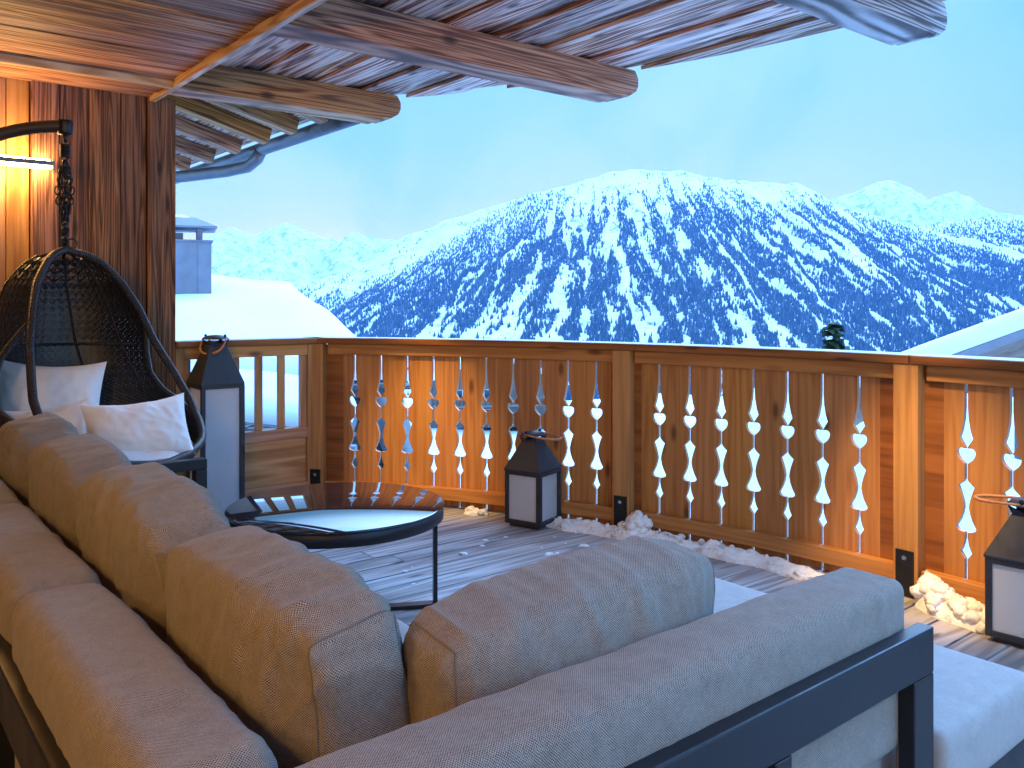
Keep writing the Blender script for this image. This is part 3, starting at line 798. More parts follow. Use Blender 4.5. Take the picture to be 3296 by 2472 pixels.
    for i in range(25):
        an = -PI*.06 + PI*1.12*i/24
        f = math.sin(max(0, min(PI, PI*i/24))); 
        x = math.sin(PI*i/24)**.8*hl; y = math.cos(PI*i/24)*lr*(.98+.25*math.sin(PI*i/24))
        pts.append(pd*y + hd*(x*math.cos(htilt)) + Z3*(lz+.008+x*math.sin(htilt)+.014*math.sin(PI*i/24)))
    rad = [.0045+.0035*math.sin(PI*i/24) for i in range(25)]
    mb = MB(); mb.tube(pts, rad, 8); mb.build('handle', M['leather'], root)
    return root
def copy_tree(o, parent=None):
    c = o.copy(); COL.objects.link(c)
    if parent is not None: c.parent = parent
    for ch in [x for x in bpy.data.objects if x.parent == o]: copy_tree(ch, c)
    return c
sm = make_lantern(.236, .02, .325, .488, 'small black lantern standing on the deck before the middle of the railing', R(-8), R(-8), .2)
near = Vector((.155, 4.85)); lft = Vector((-.049, 4.984))
# local corner (h,-h) is the near corner; local -x,-y side runs to the left corner
ang = math.atan2((near-lft).y, (near-lft).x)      # local +x direction on the left face
dx = Vector((math.cos(ang), math.sin(ang))); dy = Vector((-dx.y, dx.x)); h = .118
sm.location = (*(near-dx*h+dy*h), 0); sm.rotation_euler = (0, 0, ang)
rl = copy_tree(sm)
rl['label'] = 'small black lantern cut off by the right edge, before the warm lit boards'
lft = Vector((1.817, 3.289)); nr = Vector((1.975, 3.116)); ang = math.atan2((nr-lft).y, (nr-lft).x)
dx = Vector((math.cos(ang), math.sin(ang))); dy = Vector((-dx.y, dx.x))
rl.location = (*(nr-dx*h+dy*h), 0); rl.rotation_euler = (0, 0, ang)
for ch in [x for x in bpy.data.objects if x.parent == rl and x.name.startswith('handle')]:
    ch.rotation_euler = (0, 0, PI)
tl = make_lantern(.25, .02, .817, 1.044, 'tall black lantern with long white panes, standing by the baluster railing', R(215), R(-58), .13)
cc = W(1.71+.125, 4.945+.125); tl.location = (cc.x, cc.y, 0); tl.rotation_euler = (0, 0, R(39))

# ------------------------------------------------------------------ hanging egg chair
EY = 4.2; EX = -2.159; EZ0, EZ1 = 1.555, .42
toc = Vector((-EX, -EY, 0)).normalized(); right = Vector((-toc.y, toc.x, 0))
if right.x < 0: right = -right
DEL = R(35)
fwd3 = (toc*math.cos(DEL) + right*math.sin(DEL)).normalized(); sid3 = (right*math.cos(DEL) - toc*math.sin(DEL)).normalized()
RP = [(0,.012),(.02,.10),(.05,.16),(.1,.215),(.15,.26),(.25,.315),(.4,.368),(.55,.42),(.65,.448),(.75,.456),(.82,.45),(.88,.42),(.93,.36),(.97,.26),(1,.08)]
FP = [(0,-.05),(.15,-.04),(.4,.025),(.65,.157),(.8,.226),(1,.25)]
def egg(az, hh, dr=0):
    r_ = lerp(hh, RP)+dr; f_ = lerp(hh, FP); z = EZ0+(EZ1-EZ0)*hh
    return Vector((EX, EY, z)) + fwd3*(f_+r_*math.cos(az)) + sid3*(r_*math.sin(az))
def wop(hh): return R(lerp(hh, [(0,62),(.6,66),(.72,62),(.8,48),(.85,28),(.875,0)]))
def hole(az, hh):
    a = abs(az)
    w0 = wop(hh)
    wd = R(lerp(hh, [(.30,0),(.36,10),(.45,24),(.55,32),(.64,28),(.70,14),(.74,0)]))
    return a < w0+wd and a >= w0 - .001 and wd > 0
egc = thing('hanging_chair', (EX, EY, 0), 'black wicker egg chair hanging from a curved pole by the plank wall', 'hanging chair')
mb = MB()
NA, NH = 34, 30
hs = [i/NH for i in range(NH+1)]
def inside(az, hh): 
    az = (az+PI) % (2*PI)-PI
    return (abs(az) < wop(hh)-.02 and hh < .875) or hole(az, hh)
def strip(p, q, n, wd=.0118, th=.004):
    d = (q-p)
    if d.length < 1e-4: return
    d.normalize(); b_ = n.cross(d).normalized(); bb = len(mb.v)
    for e in (p-d*.002, q+d*.002):
        for (i, j) in ((-1,-1),(1,-1),(1,1),(-1,1)): mb.v.append(e+b_*(i*wd/2)+n*(j*th/2))
    for k in range(4):
        k2 = (k+1) % 4; mb.face([bb+k, bb+k2, bb+4+k2, bb+4+k], [(0,0),(.01,0),(.01,.04),(0,.04)], .5, 0, False)
HW = [(.30,0),(.36,10),(.45,24),(.55,32),(.64,28),(.70,14),(.74,0)]
def edge(hh): return wop(hh)+R(lerp(hh, HW))
def ga(k, na, hh):
    e = edge(hh); return e+(2*PI-2*e)*k/na
for i in range(NH):
    h0, h1 = hs[i], hs[i+1]
    na = NA if h0 > .12 else (NA//2 if h0 > .03 else NA//4)
    for k in range(na):
        p00, p01, p10, p11 = egg(ga(k,na,h0),h0), egg(ga(k+1,na,h0),h0), egg(ga(k,na,h1),h1), egg(ga(k+1,na,h1),h1)
        hm = (h0+h1)/2; am = ga(k+.5, na, hm)
        n = (egg(am,hm)-(Vector((EX,EY,egg(am,hm).z))+fwd3*lerp(hm,FP))).normalized()
        strip(p00, p11, n); strip(p01, p10, n); strip(p00, p01, n, .011); strip(p00, p10, n, .010)
        if hm > .78:
            strip((p00+p10)/2, (p01+p11)/2, n, .014)
            strip((p00+p01)/2, (p10+p11)/2, n, .014)
mb.build('woven_shell', M['strand'], egc)
def tubepart(name, pts, r_, mat='wicker', n=10, closed=False):
    mb_ = MB(); mb_.tube(pts, r_, n, closed); return mb_.build(name, M[mat], egc)
rim = []
HS = [.0+.8749*i/48 for i in range(49)]
for hh in HS: rim.append(egg(-wop(hh), hh))
for hh in HS[::-1][1:]: rim.append(egg(wop(hh), hh))
tubepart('rim', rim, .019, 'wicker', 10, True)
for sg in (-1, 1):
    pts = []
    for i in range(25):
        hh = .30+.44*i/24
        wd = R(lerp(hh, [(.30,0),(.36,10),(.45,24),(.55,32),(.64,28),(.70,14),(.74,0)]))
        pts.append(egg(sg*(wop(hh)+wd), hh))
    tubepart('side_hoop', pts, .014)
for hh in (.42, .78):
    tubepart('hoop', [egg(wop(hh)+R(34 if hh < .7 else 2)+(2*PI-2*wop(hh)-2*R(34 if hh < .7 else 2))*i/30, hh, .004) for i in range(31)], .010)
for az in (110, 145, 180, 215, 250):
    tubepart('rib', [egg(R(az), .03+.95*i/30, .003) for i in range(31)], .009)
# hook, spring, chain and pole
top = egg(0, 0)*1.0; top = Vector((EX, EY, EZ0))+fwd3*(-.05)
hk = Vector((top.x, top.y, 2.165))
mb = MB()
back = Vector((-.97, -.24, 0)).normalized(); PR = .82
pole = [hk+fwd3*0+back*-.03, hk]
for i in range(1, 25):
    a_ = PI/2*i/24; pole.append(hk + back*(PR*math.sin(a_)) - Z3*(PR*(1-math.cos(a_))))
base = pole[-1]
for i in range(1, 13): pole.append(Vector((base.x, base.y, base.z+(.03-base.z)*i/12)))
mb.tube(pole, .031, 14); mb.build('pole', M['stand'], egc)
mb = MB(); mb.lathe([(0,.03),(.034,.03),(.036,.02),(.036,-.03),(.03,-.04),(0,-.04)], hk, 16); mb.build('pole_cap', M['iron'], egc)
mb = MB(); mb.lathe([(0,.035),(.30,.03),(.32,.015),(.32,.0),(0,0)], Vector((base.x, base.y, 0)), 32); mb.build('stand_base', M['iron'], egc)
mb = MB()
mb.tube([hk+Z3*-.03, hk+Z3*-.08], .011, 8)
sp = [hk + Vector((.021*math.cos(i*.9), .021*math.sin(i*.9), -.085-.07*i/50)) for i in range(51)]
mb.tube(sp, .005, 6); mb.tube([hk+Z3*-.15+Vector((.012*math.sin(i*.5), 0, -.035*i/12)) for i in range(13)], .006, 6)
mb.build('spring', M['iron'], egc)
mb = MB()
zt_, zb_ = hk.z-.19, EZ0+.015
def link(mb, c, d, n, l=.025, w=.012, r_=.0042):
    d = d.normalized(); x = n.cross(d).normalized(); pts = []
    for i in range(12):
        a_ = 2*PI*i/12; pts.append(c + x*(math.cos(a_)*w) + d*(math.sin(a_)*l*.85))
    mb.tube(pts, r_, 6, True)
for st, (ox, oy) in enumerate(((-.030, 0), (-.012, .012), (.010, -.01), (.026, .008), (.0, .02))):
    p0 = Vector((hk.x, hk.y, zt_)); p1 = Vector((top.x, top.y, zb_))
    m_ = 17
    for i in range(m_):
        t_ = i/(m_-1); wob = math.sin(PI*min(1, t_*1.25+.1))
        o_ = right*(ox*wob + .004*math.sin(i*2.3+st)) + toc*(oy*wob)
        nn = (toc if i % 2 else right) + Vector((.3*math.sin(i*1.7+st), .3*math.cos(i+st), 0))
        link(mb, p0.lerp(p1, t_)+o_, Z3+right*(.25*math.sin(i*3.1+st*2)), nn)
mb.tube([Vector((top.x, top.y, zb_+.005)) + right*(.03+.022*math.cos(2*PI*i/16)) + Z3*(.022*math.sin(2*PI*i/16)+.015) for i in range(16)], .004, 6, True)
mb.build('chain', M['iron'], egc)
# seat pad and white pillows
sc_h = .775
scn = Vector((EX, EY, 0))+fwd3*(lerp(.8, FP))
def seatpad():
    mb = MB(); P = []; UV = []; nr, na = 16, 64; zc = EZ0+(EZ1-EZ0)*.855
    for side in (1, -1):
        P = []; UV = []
        for i in range(nr+1):
            row = []; ur = []
            for k in range(na+1):
                a_ = 2*PI*k/na; rr = .41*i/nr*(1+.03*math.sin(8*a_)*(i/nr))
                x, y = rr*math.cos(a_), rr*math.sin(a_)
                e = max(0, 1-(i/nr)**4)**.5
                hgt = .075*e
                if side > 0:
                    t1 = abs(math.sin(x*12.5+.6))*abs(math.sin(y*12.5+.3)); hgt *= .45+.75*t1**.5
                p = scn + fwd3*x + sid3*y + Z3*(zc+side*hgt)
                row.append(p); ur.append((x, y))
            P.append(row); UV.append(ur)
        if side < 0: P = P[::-1]; UV = UV[::-1]
        mb.grid(P, UV)
    return mb.build('seat_pad', M['white'])
tag(seatpad(), 'white tufted round seat pad lying in the egg chair', 'cushion')
def pillow(c, ax, az, w, hgt, th, label, seed, wr=.006):
    ax = ax.normalized(); az = (az-ax*az.dot(ax)).normalized(); ay = az.cross(ax)
    mb = MB(); n = 34
    for side in (1, -1):
        P = []; UV = []
        for i in range(n+1):
            row = []; ur = []
            for k in range(n+1):
                u, v = i/n*2-1, k/n*2-1
                pu = u*(1-.07*(1-v*v)*abs(u)**3); pv = v*(1-.07*(1-u*u)*abs(v)**3)
                e = (max(0, 1-abs(u)**2.6)*max(0, 1-abs(v)**2.6))**.62
                n1 = mn.noise(Vector((u*3+seed*3.1, v*1.4, seed)))
                n2 = 1-abs(mn.noise(Vector((u*4.5+v*1.5+seed, v*2.2-u, seed*2.)))*2.2)
                d = th/2*e + (wr*n1*1.5+wr*max(0, n2)**2)*min(1, e*2.2)
                p = c + ax*(pu*w/2) + az*(pv*hgt/2 - .02*(1-u*u)*(v > 0)*v) + ay*(side*d)
                row.append(p); ur.append((u*w/2, v*hgt/2))
            P.append(row); UV.append(ur)
        if side < 0: P = P[::-1]; UV = UV[::-1]
        mb.grid(P, UV)
    o = mb.build('pillow', M['white'])
    return tag(o, label, 'pillow', 'white pillows in the hanging chair')
def VP(px, py, Y):                          # helper: full photo pixel and depth -> point
    return Vector(((px-1648)*Y/2757, Y, 1.3-(py-972)*Y/2757))
pillow(VP(150, 1305, 4.20), right*.97+toc*.12+Z3*-.06, Z3+toc*-.28+right*.05, .50, .46, .19, 'large square white pillow at the back of the egg chair', 1)
pillow(VP(447, 1382, 3.95), right*1.+toc*-.25+Z3*.04, Z3+toc*-.45+right*.10, .47, .305, .165, 'oblong white pillow with light spots, on the right of the egg chair', 2)
pillow(VP(120, 1405, 3.86), right*1.+toc*.35+Z3*.10, Z3+toc*-.30+right*-.12, .44, .30, .15, 'oblong white pillow with warm glow, on the left behind the sofa', 3)

# ------------------------------------------------------------------ wall lamp
lampz = 2.04
lamp = thing('wall_lamp', W(.68, 5.24, lampz), 'slim linear wall lamp glowing warm on the plank wall', 'lamp')
mb = MB(); mb.box(W(.68, 5.165, lampz+.006), AX, (.60, .050, .026), 0)
mb.build('housing', M['zinc'], lamp, bevel=.003)
mb = MB(); mb.box(W(.68, 5.163, lampz-.0145), AX, (.596, .046, .014), 0); mb.build('diffuser', M['lampglow'], lamp, bevel=.002)
mb = MB(); mb.box(W(.68, 5.170, lampz+.0235), AX, (.58, .034, .008), 0); mb.build('upper_diffuser', M['lampglow'], lamp)
mb = MB(); mb.box(W(.68, 5.224, lampz), AX, (.12, .069, .02), 0); mb.build('bracket', M['zinc'], lamp)
for e in (-1, 1):
    mb = MB(); mb.box(W(.68+e*.305, 5.165, lampz-.002), AX, (.01, .054, .046)); mb.build('end_cap', M['zinc'], lamp, bevel=.002)

# ------------------------------------------------------------------ snow left on the deck
def snow_ridge(path, wid, hgt, seed, label, name='snow_bank', lumps=3, ls=(.010, .024)):
    """path: points on the deck; width and height per point"""
    n = len(path); m_ = 26; mb = MB(); P = []; UV = []
    N = n*14
    for i in range(N+1):
        t_ = i/N*(n-1); k = min(n-2, int(t_)); f = t_-k
        p = path[k].lerp(path[k+1], f); d = (path[k+1]-path[k]).normalized(); nrm = Vector((-d.y, d.x, 0))
        w = wid[k]*(1-f)+wid[k+1]*f; hh = hgt[k]*(1-f)+hgt[k+1]*f
        row = []; ur = []
        for j in range(m_+1):
            b_ = j/m_*2-1
            prof = max(0, 1-abs(b_)**2.2)**.55
            q3 = Vector((p.x*9+seed, p.y*9+b_*w*9, seed))
            nz = mn.noise(q3)*.55+mn.noise(q3*2.3)*.35+mn.noise(q3*5.1)*.22
            vo = mn.voronoi(q3*1.8)[0][0]
            z = hh*prof*(.80+.75*nz+.35*(1-vo*2))
            ww = w*(1+.30*mn.noise(Vector((p.x*7, p.y*7, seed+3+b_))))
            row.append(p+nrm*(b_*ww/2)+Z3*max(-.004, z-.004)); ur.append((t_, b_))
        P.append(row); UV.append(ur)
    mb.grid(P, UV)
    # loose lumps sitting on and beside it
    for k in range(int(n*lumps)):
        t_ = random.random()*(n-1); kk = min(n-2, int(t_)); f = t_-kk
        p = path[kk].lerp(path[kk+1], f); w = wid[kk]*(1-f)+wid[kk+1]*f; hh = hgt[kk]*(1-f)+hgt[kk+1]*f
        b_ = random.uniform(-.95, .95); d = (path[kk+1]-path[kk]).normalized(); nrm = Vector((-d.y, d.x, 0))
        c = p+nrm*(b_*w/2)+Z3*(hh*max(0, 1-abs(b_)**2.2)**.55*.85); s_ = random.uniform(*ls)
        PP = []; UU = []
        for a in range(7):
            th = PI*a/6; row = []
            for e in range(11):
                ph = 2*PI*e/10; v = Vector((math.sin(th)*math.cos(ph), math.sin(th)*math.sin(ph), math.cos(th)*.8))
                row.append(c+v*s_*(1+.5*mn.noise(v*1.6+c*30)))
            PP.append(row); UU.append([(0,0)]*11)
        mb.grid(PP, UU)
    o = mb.build(name, M['dirtysnow'])
    return tag(o, label, 'snow')
snow_ridge([arc(a, 4.905-(.03 if a > 45 else 0)) for a in (28.6, 31, 33, 35.5, 38, 41, 44, 47, 50)], [.11,.16,.17,.18,.17,.17,.16,.15,.08], [.03,.05,.055,.055,.055,.055,.05,.045,.02], 3, 'long dirty snow ridge along the foot of the curved railing')
snow_ridge([arc(34.9, 4.86), arc(35.6, 4.925), arc(36.4, 4.945)], [.10,.12,.09], [.07,.15,.10], 8, 'lumpy snow heap beside the middle railing post', lumps=9, ls=(.014, .032))
snow_ridge([arc(53.3, 4.93), arc(54.6, 4.90), arc(56.3, 4.885), arc(58.2, 4.86), arc(60, 4.87)], [.11,.16,.17,.13,.06], [.14,.095,.06,.045,.015], 12, 'warm lit snow heap at the right post, beside the cut-off lantern', lumps=14, ls=(.012, .034))
snow_ridge([arc(22.6, 4.93), arc(23.4, 4.92), arc(24.4, 4.93)], [.05,.10,.05], [.015,.045,.015], 17, 'small snow lump on the deck between table and lantern')
mb = MB()
for k in range(34):
    c = Vector((random.gauss(-.05, .45), random.gauss(3.75, .5), .002)) if k < 26 else Vector((random.uniform(-.3, .4), random.uniform(4.4, 4.9), .002))
    s_ = random.choice((.006, .008, .012, .022)); n = 7; b = len(mb.v)
    for i in range(n):
        a = 2*PI*i/n; rr = s_*random.uniform(.5, 1.2); mb.v.append(c+Vector((rr*math.cos(a)*1.5, rr*math.sin(a), 0)))
    for i in range(n):
        a = 2*PI*i/n; rr = s_*random.uniform(.3, .7); mb.v.append(c+Vector((rr*math.cos(a)*1.5, rr*math.sin(a), s_*.45)))
    for i in range(n):
        j = (i+1) % n; mb.face([b+i, b+j, b+n+j, b+n+i], [(0,0)]*4)
    mb.face([b+n+i for i in range(n)], [(0,0)]*n)
tag(mb.build('snow_crumbs', M['crumb']), 'scattered snow crumbs on the grey deck', 'snow', None, 'stuff')

# ------------------------------------------------------------------ neighbouring roofs under snow
def snow_slab(corners, th, mat, seed, parent, name='snow_layer', n=40, rnd_e=.12, lump=.11):
    """corners a,b,c,d (far-left, far-right, near-right, near-left) of the roof plane"""
    a, b, c, d = [Vector(x) for x in corners]; P = []; UV = []; mb = MB()
    for side in (1, 0):
        P = []; UV = []
        for i in range(n+1):
            row = []; ur = []
            for j in range(n+1):
                u, v = j/n, i/n
                u = .5-.5*math.cos(PI*u); v = .5-.5*math.cos(PI*v)
                p = (a.lerp(b, u)).lerp(d.lerp(c, u), v)
                L1 = (b-a).length; L2 = (d-a).length
                e = min(u*L1, (1-u)*L1, v*L2, (1-v)*L2)/max(rnd_e*3, .01)
                f = math.sqrt(max(0, 1-(1-min(1, e))**2))
                z = th*f + lump*mn.noise(p*.55+Vector((seed,0,0)))*f if side else 0
                row.append(p+Z3*z); ur.append((u*L1, v*L2))
            P.append(row); UV.append(ur)
        if not side: P = P[::-1]; UV = UV[::-1]
        mb.grid(P, UV)
    return mb.build(name, mat, parent)
# left chalet: a broad roof facing us, hip on the right, chimney
lc = thing('chalet', (-6.5, 15.5, -7.5), 'snow covered chalet roof with metal chimney beyond the baluster railing', 'building')
hipT = VP(948, 934, 18.); hipB = VP(1265, 1100, 11.5)
A = Vector((-15, 18.6, hipT.z-.0)); D = Vector((-14, 11.0, .12)); C_ = VP(1300, 1222, 10.8)
snow_slab([A, hipT, C_, D], .42, M['snow'], 3, lc, rnd_e=.34, n=70, lump=.22)
snow_slab([hipT-Z3*.35, hipT+Vector((.9, 2.5, -3.4)), C_+Vector((.5, 2.4, -3.2)), C_-Z3*.3], .30, M['snow'], 5, lc, rnd_e=.16)
mb = MB()
v0 = len(mb.v)
for p in (A, hipT, C_, D): mb.v.append(p-Z3*.03)
for p in (A, hipT, C_, D): mb.v.append(p-Z3*.22)
for f in ((0,1,2,3),(7,6,5,4),(0,4,5,1),(1,5,6,2),(2,6,7,3),(3,7,4,0)): mb.face([v0+i for i in f], [(0,0),(1,0),(1,1),(0,1)])
for k in range(60):                          # ragged slate edge
    t_ = k/59; p = D.lerp(C_, t_); mb.box(p+Vector((0, -.10, -.06+random.uniform(-.02, .02))), (Vector((1,0,0)), Vector((0,1,0)), Z3), (.22, .30+random.uniform(-.06, .06), .05))
mb.build('roof', M['slate'], lc)
mb = MB(); mb.box((-7.5, 15.2, -3.9), (Z3, Vector((1,0,0)), Vector((0,1,0))), (7.4, 10.2, 6.4), 0); mb.build('wall', M['farwall'], lc)
ch_c = VP(560, 996, 15.2); mb = MB()
zb = ch_c.z-.5; zt = VP(572, 781, 15.2).z; cw = 1.22
ya = math.atan2(-ch_c.x, ch_c.y); CX = Vector((math.cos(ya), math.sin(ya), 0)); CY = Vector((-math.sin(ya), math.cos(ya), 0)); CA3 = (CX, CY, Z3)
def cp_(x, y, z): return Vector((ch_c.x, ch_c.y, 0))+CX*x+CY*y+Z3*z
mb.box(cp_(0, 0, (zb+zt)/2), CA3, (cw, 1.0, zt-zb), 2)
mb.box(cp_(0, 0, zt+.012), CA3, (cw+.06, 1.06, .03), 0)
for k in (-.31, .0, .31): mb.box(cp_(k*cw, -.503, (zb+zt)/2-.02), CA3, (.008, .010, zt-zb-.05), 2)
chim = mb.build('chimney', M['flue'], lc, bevel=.02)
mb = MB(); ct = VP(572, 735, 15.2).z; cp = VP(572, 703, 15.2).z
for i in (-1, 1):
    for j in (-1, 1): mb.box(cp_(i*.42, j*.38, (zt+ct)/2), CA3, (.09, .06, ct-zt))
mb.box(cp_(-.1, 0, zt+.09), CA3, (.5, .5, .14))
sub(mb.build('cap_leg', M['flue'], lc), chim)
mb = MB(); b = len(mb.v)
for (hx, hy, z) in ((.70, .62, ct-.02), (.70, .62, ct+.01), (.34, .30, cp)):
    for (i, j) in ((-1,-1),(1,-1),(1,1),(-1,1)): mb.v.append(cp_(i*hx, j*hy, z))
for l in range(2):
    for k in range(4):
        k2 = (k+1) % 4; mb.face([b+l*4+k, b+l*4+k2, b+l*4+4+k2, b+l*4+4+k], [(0,0),(.2,0),(.2,.2),(0,.2)])
mb.face([b+8+k for k in range(4)], [(0,0)]*4); mb.face([b+k for k in range(4)][::-1], [(0,0)]*4)
sub(mb.build('chimney_cap', M['flue'], lc), chim)
mb = MB(); PP = []
for i in range(7):
    r_ = i/6; PP.append([cp_(math.cos(2*PI*k/16)*r_*.34-.05, math.sin(2*PI*k/16)*r_*.3, cp+.07*math.sqrt(max(0, 1-r_*r_))) for k in range(17)])
mb.grid(PP, [[(0,0)]*17]*7); sub(mb.build('cap_snow', M['snow'], lc), chim)
# nearer, lower porch roof seen through the balusters
pr = thing('porch_roof', (-3.2, 8.6, -3), 'low snowy porch roof seen between the balusters', 'roof')
a = VP(520, 1180, 10.2); b = VP(815, 1222, 10.0); c = VP(1180, 1330, 9.4)
snow_slab([VP(420, 1190, 10.4), VP(1150, 1318, 9.9), VP(1120, 1395, 7.8), VP(400, 1320, 7.9)], .26, M['snow'], 11, pr, rnd_e=.12)
mb = MB(); p0, p1, p2, p3 = VP(400, 1325, 7.8), VP(1120, 1400, 7.7), VP(1150, 1322, 9.9), VP(420, 1195, 10.4)
b0 = len(mb.v)
for p in (p0, p1, p2, p3): mb.v.append(p)
for p in (p0, p1, p2, p3): mb.v.append(p-Z3*.12)
for f in ((3,2,1,0),(4,5,6,7),(0,1,5,4),(1,2,6,5),(2,3,7,6),(3,0,4,7)): mb.face([b0+i for i in f], [(0,0),(1,0),(1,1),(0,1)])
for k in range(36):
    p = p0.lerp(p1, k/35); mb.box(p+Vector((0, -.03, -.02+random.uniform(-.02, .02))), (Vector((1,0,0)), Vector((0,1,0)), Z3), (.12, .2, .03))
mb.build('slates', M['slate'], pr)
mb = MB(); mb.tube([p0+Vector((-.3,-.16,-.12)), p1+Vector((.1,-.16,-.12))], .06, 10); mb.build('gutter', M['zinc'], pr)
mb = MB(); mb.box((-2.9, 9.3, -1.9), (Z3, Vector((1,0,0)), Vector((0,1,0))), (3.2, 1.9, 1.0), 0); mb.build('wall', M['farwall'], pr)
# right chalet: gable verge with snow, fascia, scalloped boards
rc = thing('chalet', (9., 15, -7), 'chalet gable with thick snow and scalloped trim beyond the railing on the right', 'building')
X1, Y1 = Vector((1,0,0)), Vector((0,1,0))
g0 = VP(2876, 1133, 14.); g1 = VP(3296, 982, 14.); gd = (g1-g0).normalized(); L = 8.5
gn = Vector((-gd.z, 0, gd.x))
e1 = g0-gd*.9; e2 = g0+gd*L
DV = Vector((4.6, 4.2, 0))
snow_slab([e1+DV-gn*.36, e2+DV-gn*.36, e2-gn*.36, e1-gn*.36], .38, M['snow'], 21, rc, rnd_e=.12, lump=.04)
mb = MB(); v0 = 0
for dz in (.37, .51):
    for p in (e1, e2, e2+DV, e1+DV): mb.v.append(p-gn*dz)
for f in ((0,1,2,3),(7,6,5,4),(1,0,4,5),(2,1,5,6),(3,2,6,7),(0,3,7,4)): mb.face(list(f), [(0,0),(1,0),(1,1),(0,1)])
mb.build('roof', M['flue'], rc)
mb = MB()
for lev, (dz, yy) in enumerate(((.56, .02), (.70, .05), (.86, .08))):
    o_ = g0-gn*dz+Y1*yy; poly = []
    nS = 150
    for i in range(nS+1): 
        x = -1.0+(L+1)*i/nS; poly.append((x, -.05-.045*abs(math.sin(x*7.5))))
    poly += [(L, .09), (-1.0, .09)]
    mb.prism(poly[::-1], o_, gd, gn, Y1, .03, .3+.2*lev, 0, False)
mb.build('scalloped_trim', M['farwall'], rc)
mb = MB(); mb.box((15.2, 17.4, -3.9), (Z3, X1, Y1), (8.2, 8.0, 3.4), 0); mb.build('wall', M['farwall'], rc)
# chalets down the slope seen through the cut-outs
def small_chalet(cx, cy, z0, w, d, hgt, label, rot_=0):
    t_ = thing('chalet', (cx, cy, z0), label, 'building')
    c, s_ = math.cos(rot_), math.sin(rot_); ax = (Vector((c, s_, 0)), Vector((-s_, c, 0)), Z3); o_ = Vector((cx, cy, z0))
    def L_(x, y, z): return o_+ax[0]*x+ax[1]*y+Z3*z
    mb = MB(); mb.box(L_(0, 0, hgt/2), (ax[2], ax[0], ax[1]), (hgt, w, d), 0)
    # gables
    mb.prism([(-w/2, 0), (w/2, 0), (0, w*.2)], L_(0, 0, hgt), ax[0], Z3, ax[1], d*.998); mb.build('wall', M['farwall'], t_)
    for k in (-1, 1):
        sl_ = Vector((k*w/2*1.25, 0, -w*.2*1.25)); a_ = ax[0]*k
        mb = MB(); dirn = (a_*1.0-Z3*.4).normalized(); up = (Z3+a_*.4).normalized()
        mb.box(L_(k*w*.30, 0, hgt+w*.2*.42), (dirn, ax[1], up), (w*.68, d*1.25, .12), 0); rf = mb.build('roof', M['slate'], t_)
        A_ = L_(0, d*.62, hgt+w*.215); B_ = L_(k*w*.64, d*.62, hgt-w*.04); C2 = L_(k*w*.64, -d*.62, hgt-w*.04); D_ = L_(0, -d*.62, hgt+w*.215)
        cs_ = [A_, B_, C2, D_] if k > 0 else [B_, A_, D_, C2]
        sub(snow_slab(cs_, .40, M['snow'], cx+k, t_, n=20), rf)
    for zf in (hgt*.30, hgt*.72):
        for x in (-w*.3, 0, w*.3):
            mb = MB(); mb.box(L_(x, -d/2-.01, zf), ax, (w*.13, .04, hgt*.2)); wn = mb.build('window', M['winframe'], t_)
            mb = MB()
            for e in (-1, 1): mb.box(L_(x+e*w*.031, -d/2-.036, zf), ax, (w*.05, .02, hgt*.17))
            sub(mb.build('pane', M['window'], t_), wn)
    mb = MB(); mb.box(L_(0, -d/2-.6, hgt*.50), ax, (w*.96, 1.2, .12)); mb.box(L_(0, -d/2-1.18, hgt*.66), ax, (w*.96, .06, .08))
    for i in range(int(w*3.5)): mb.box(L_(-w*.48+i*w*.96/(int(w*3.5)-1), -d/2-1.18, hgt*.58), ax, (.05, .03, hgt*.15))
    mb.build('balcony', M['farwall'], t_)
small_chalet(-2.1, 60, -7.0, 8, 7, 3.1, 'wooden chalet with balconies glimpsed through the left cut-outs', R(12))
small_chalet(13, 58, -15.5, 10, 9, 6.2, 'lower chalet roof below the right part of the railing', R(-15))
# conifers
def conifer(x, y, z0, hgt, rad, label, seed):
    rnd = random.Random(seed)
    t_ = thing('pine_tree', (x, y, z0), label, 'tree', 'conifers below the terrace')
    mb = MB(); mb.tube([(x, y, z0), (x, y, z0+hgt*.98)], [hgt*.018, .01], 7); mb.build('trunk', M['bark'], t_)
    mb = MB(); lv = 34
    for i in range(lv):
        f = (i/(lv-1))**.8; z = z0+hgt*(.06+.93*f); rr = rad*(1-f)**.85+.03
        nb = max(5, int(13*(1-f)+4))
        for k in range(nb):
            a_ = 2*PI*(k+rnd.random()*.8)/nb; l = rr*rnd.uniform(.45, 1.25)
            d = Vector((math.cos(a_), math.sin(a_), 0)); nrm = Vector((-d.y, d.x, 0)); z = z0+hgt*(.06+.93*f)+rnd.uniform(-.2, .2)
            ns = 6
            for j in range(ns):
                g = (j+.6)/ns; p = Vector((x, y, z))+d*(l*g)+Z3*(-l*.42*g*g)
                w = hgt*.022*(1.2-g)+.02
                for e in (-1, 1):
                    b = len(mb.v); q3 = p+nrm*(e*w*rnd.uniform(1.4, 2.6))+d*w*1.2+Z3*(-w*rnd.uniform(.3, 1.6))
                    mb.v.extend([p-d*w*.8, q3, p+d*w*1.6+Z3*(-w*.3)]); mb.face([b, b+1, b+2], [(0,0),(1,0),(1,1)])
    mb.build('crown', M['needles'], t_)
conifer(17.8, 47.5, -14.0, 14.15, 2.3, 'dark pine tip showing above the railing near the right chalet', 1)
conifer(18.9, 50, -14.5, 13.6, 2.6, 'shorter pine beside the pine tip, mostly below the railing', 2)

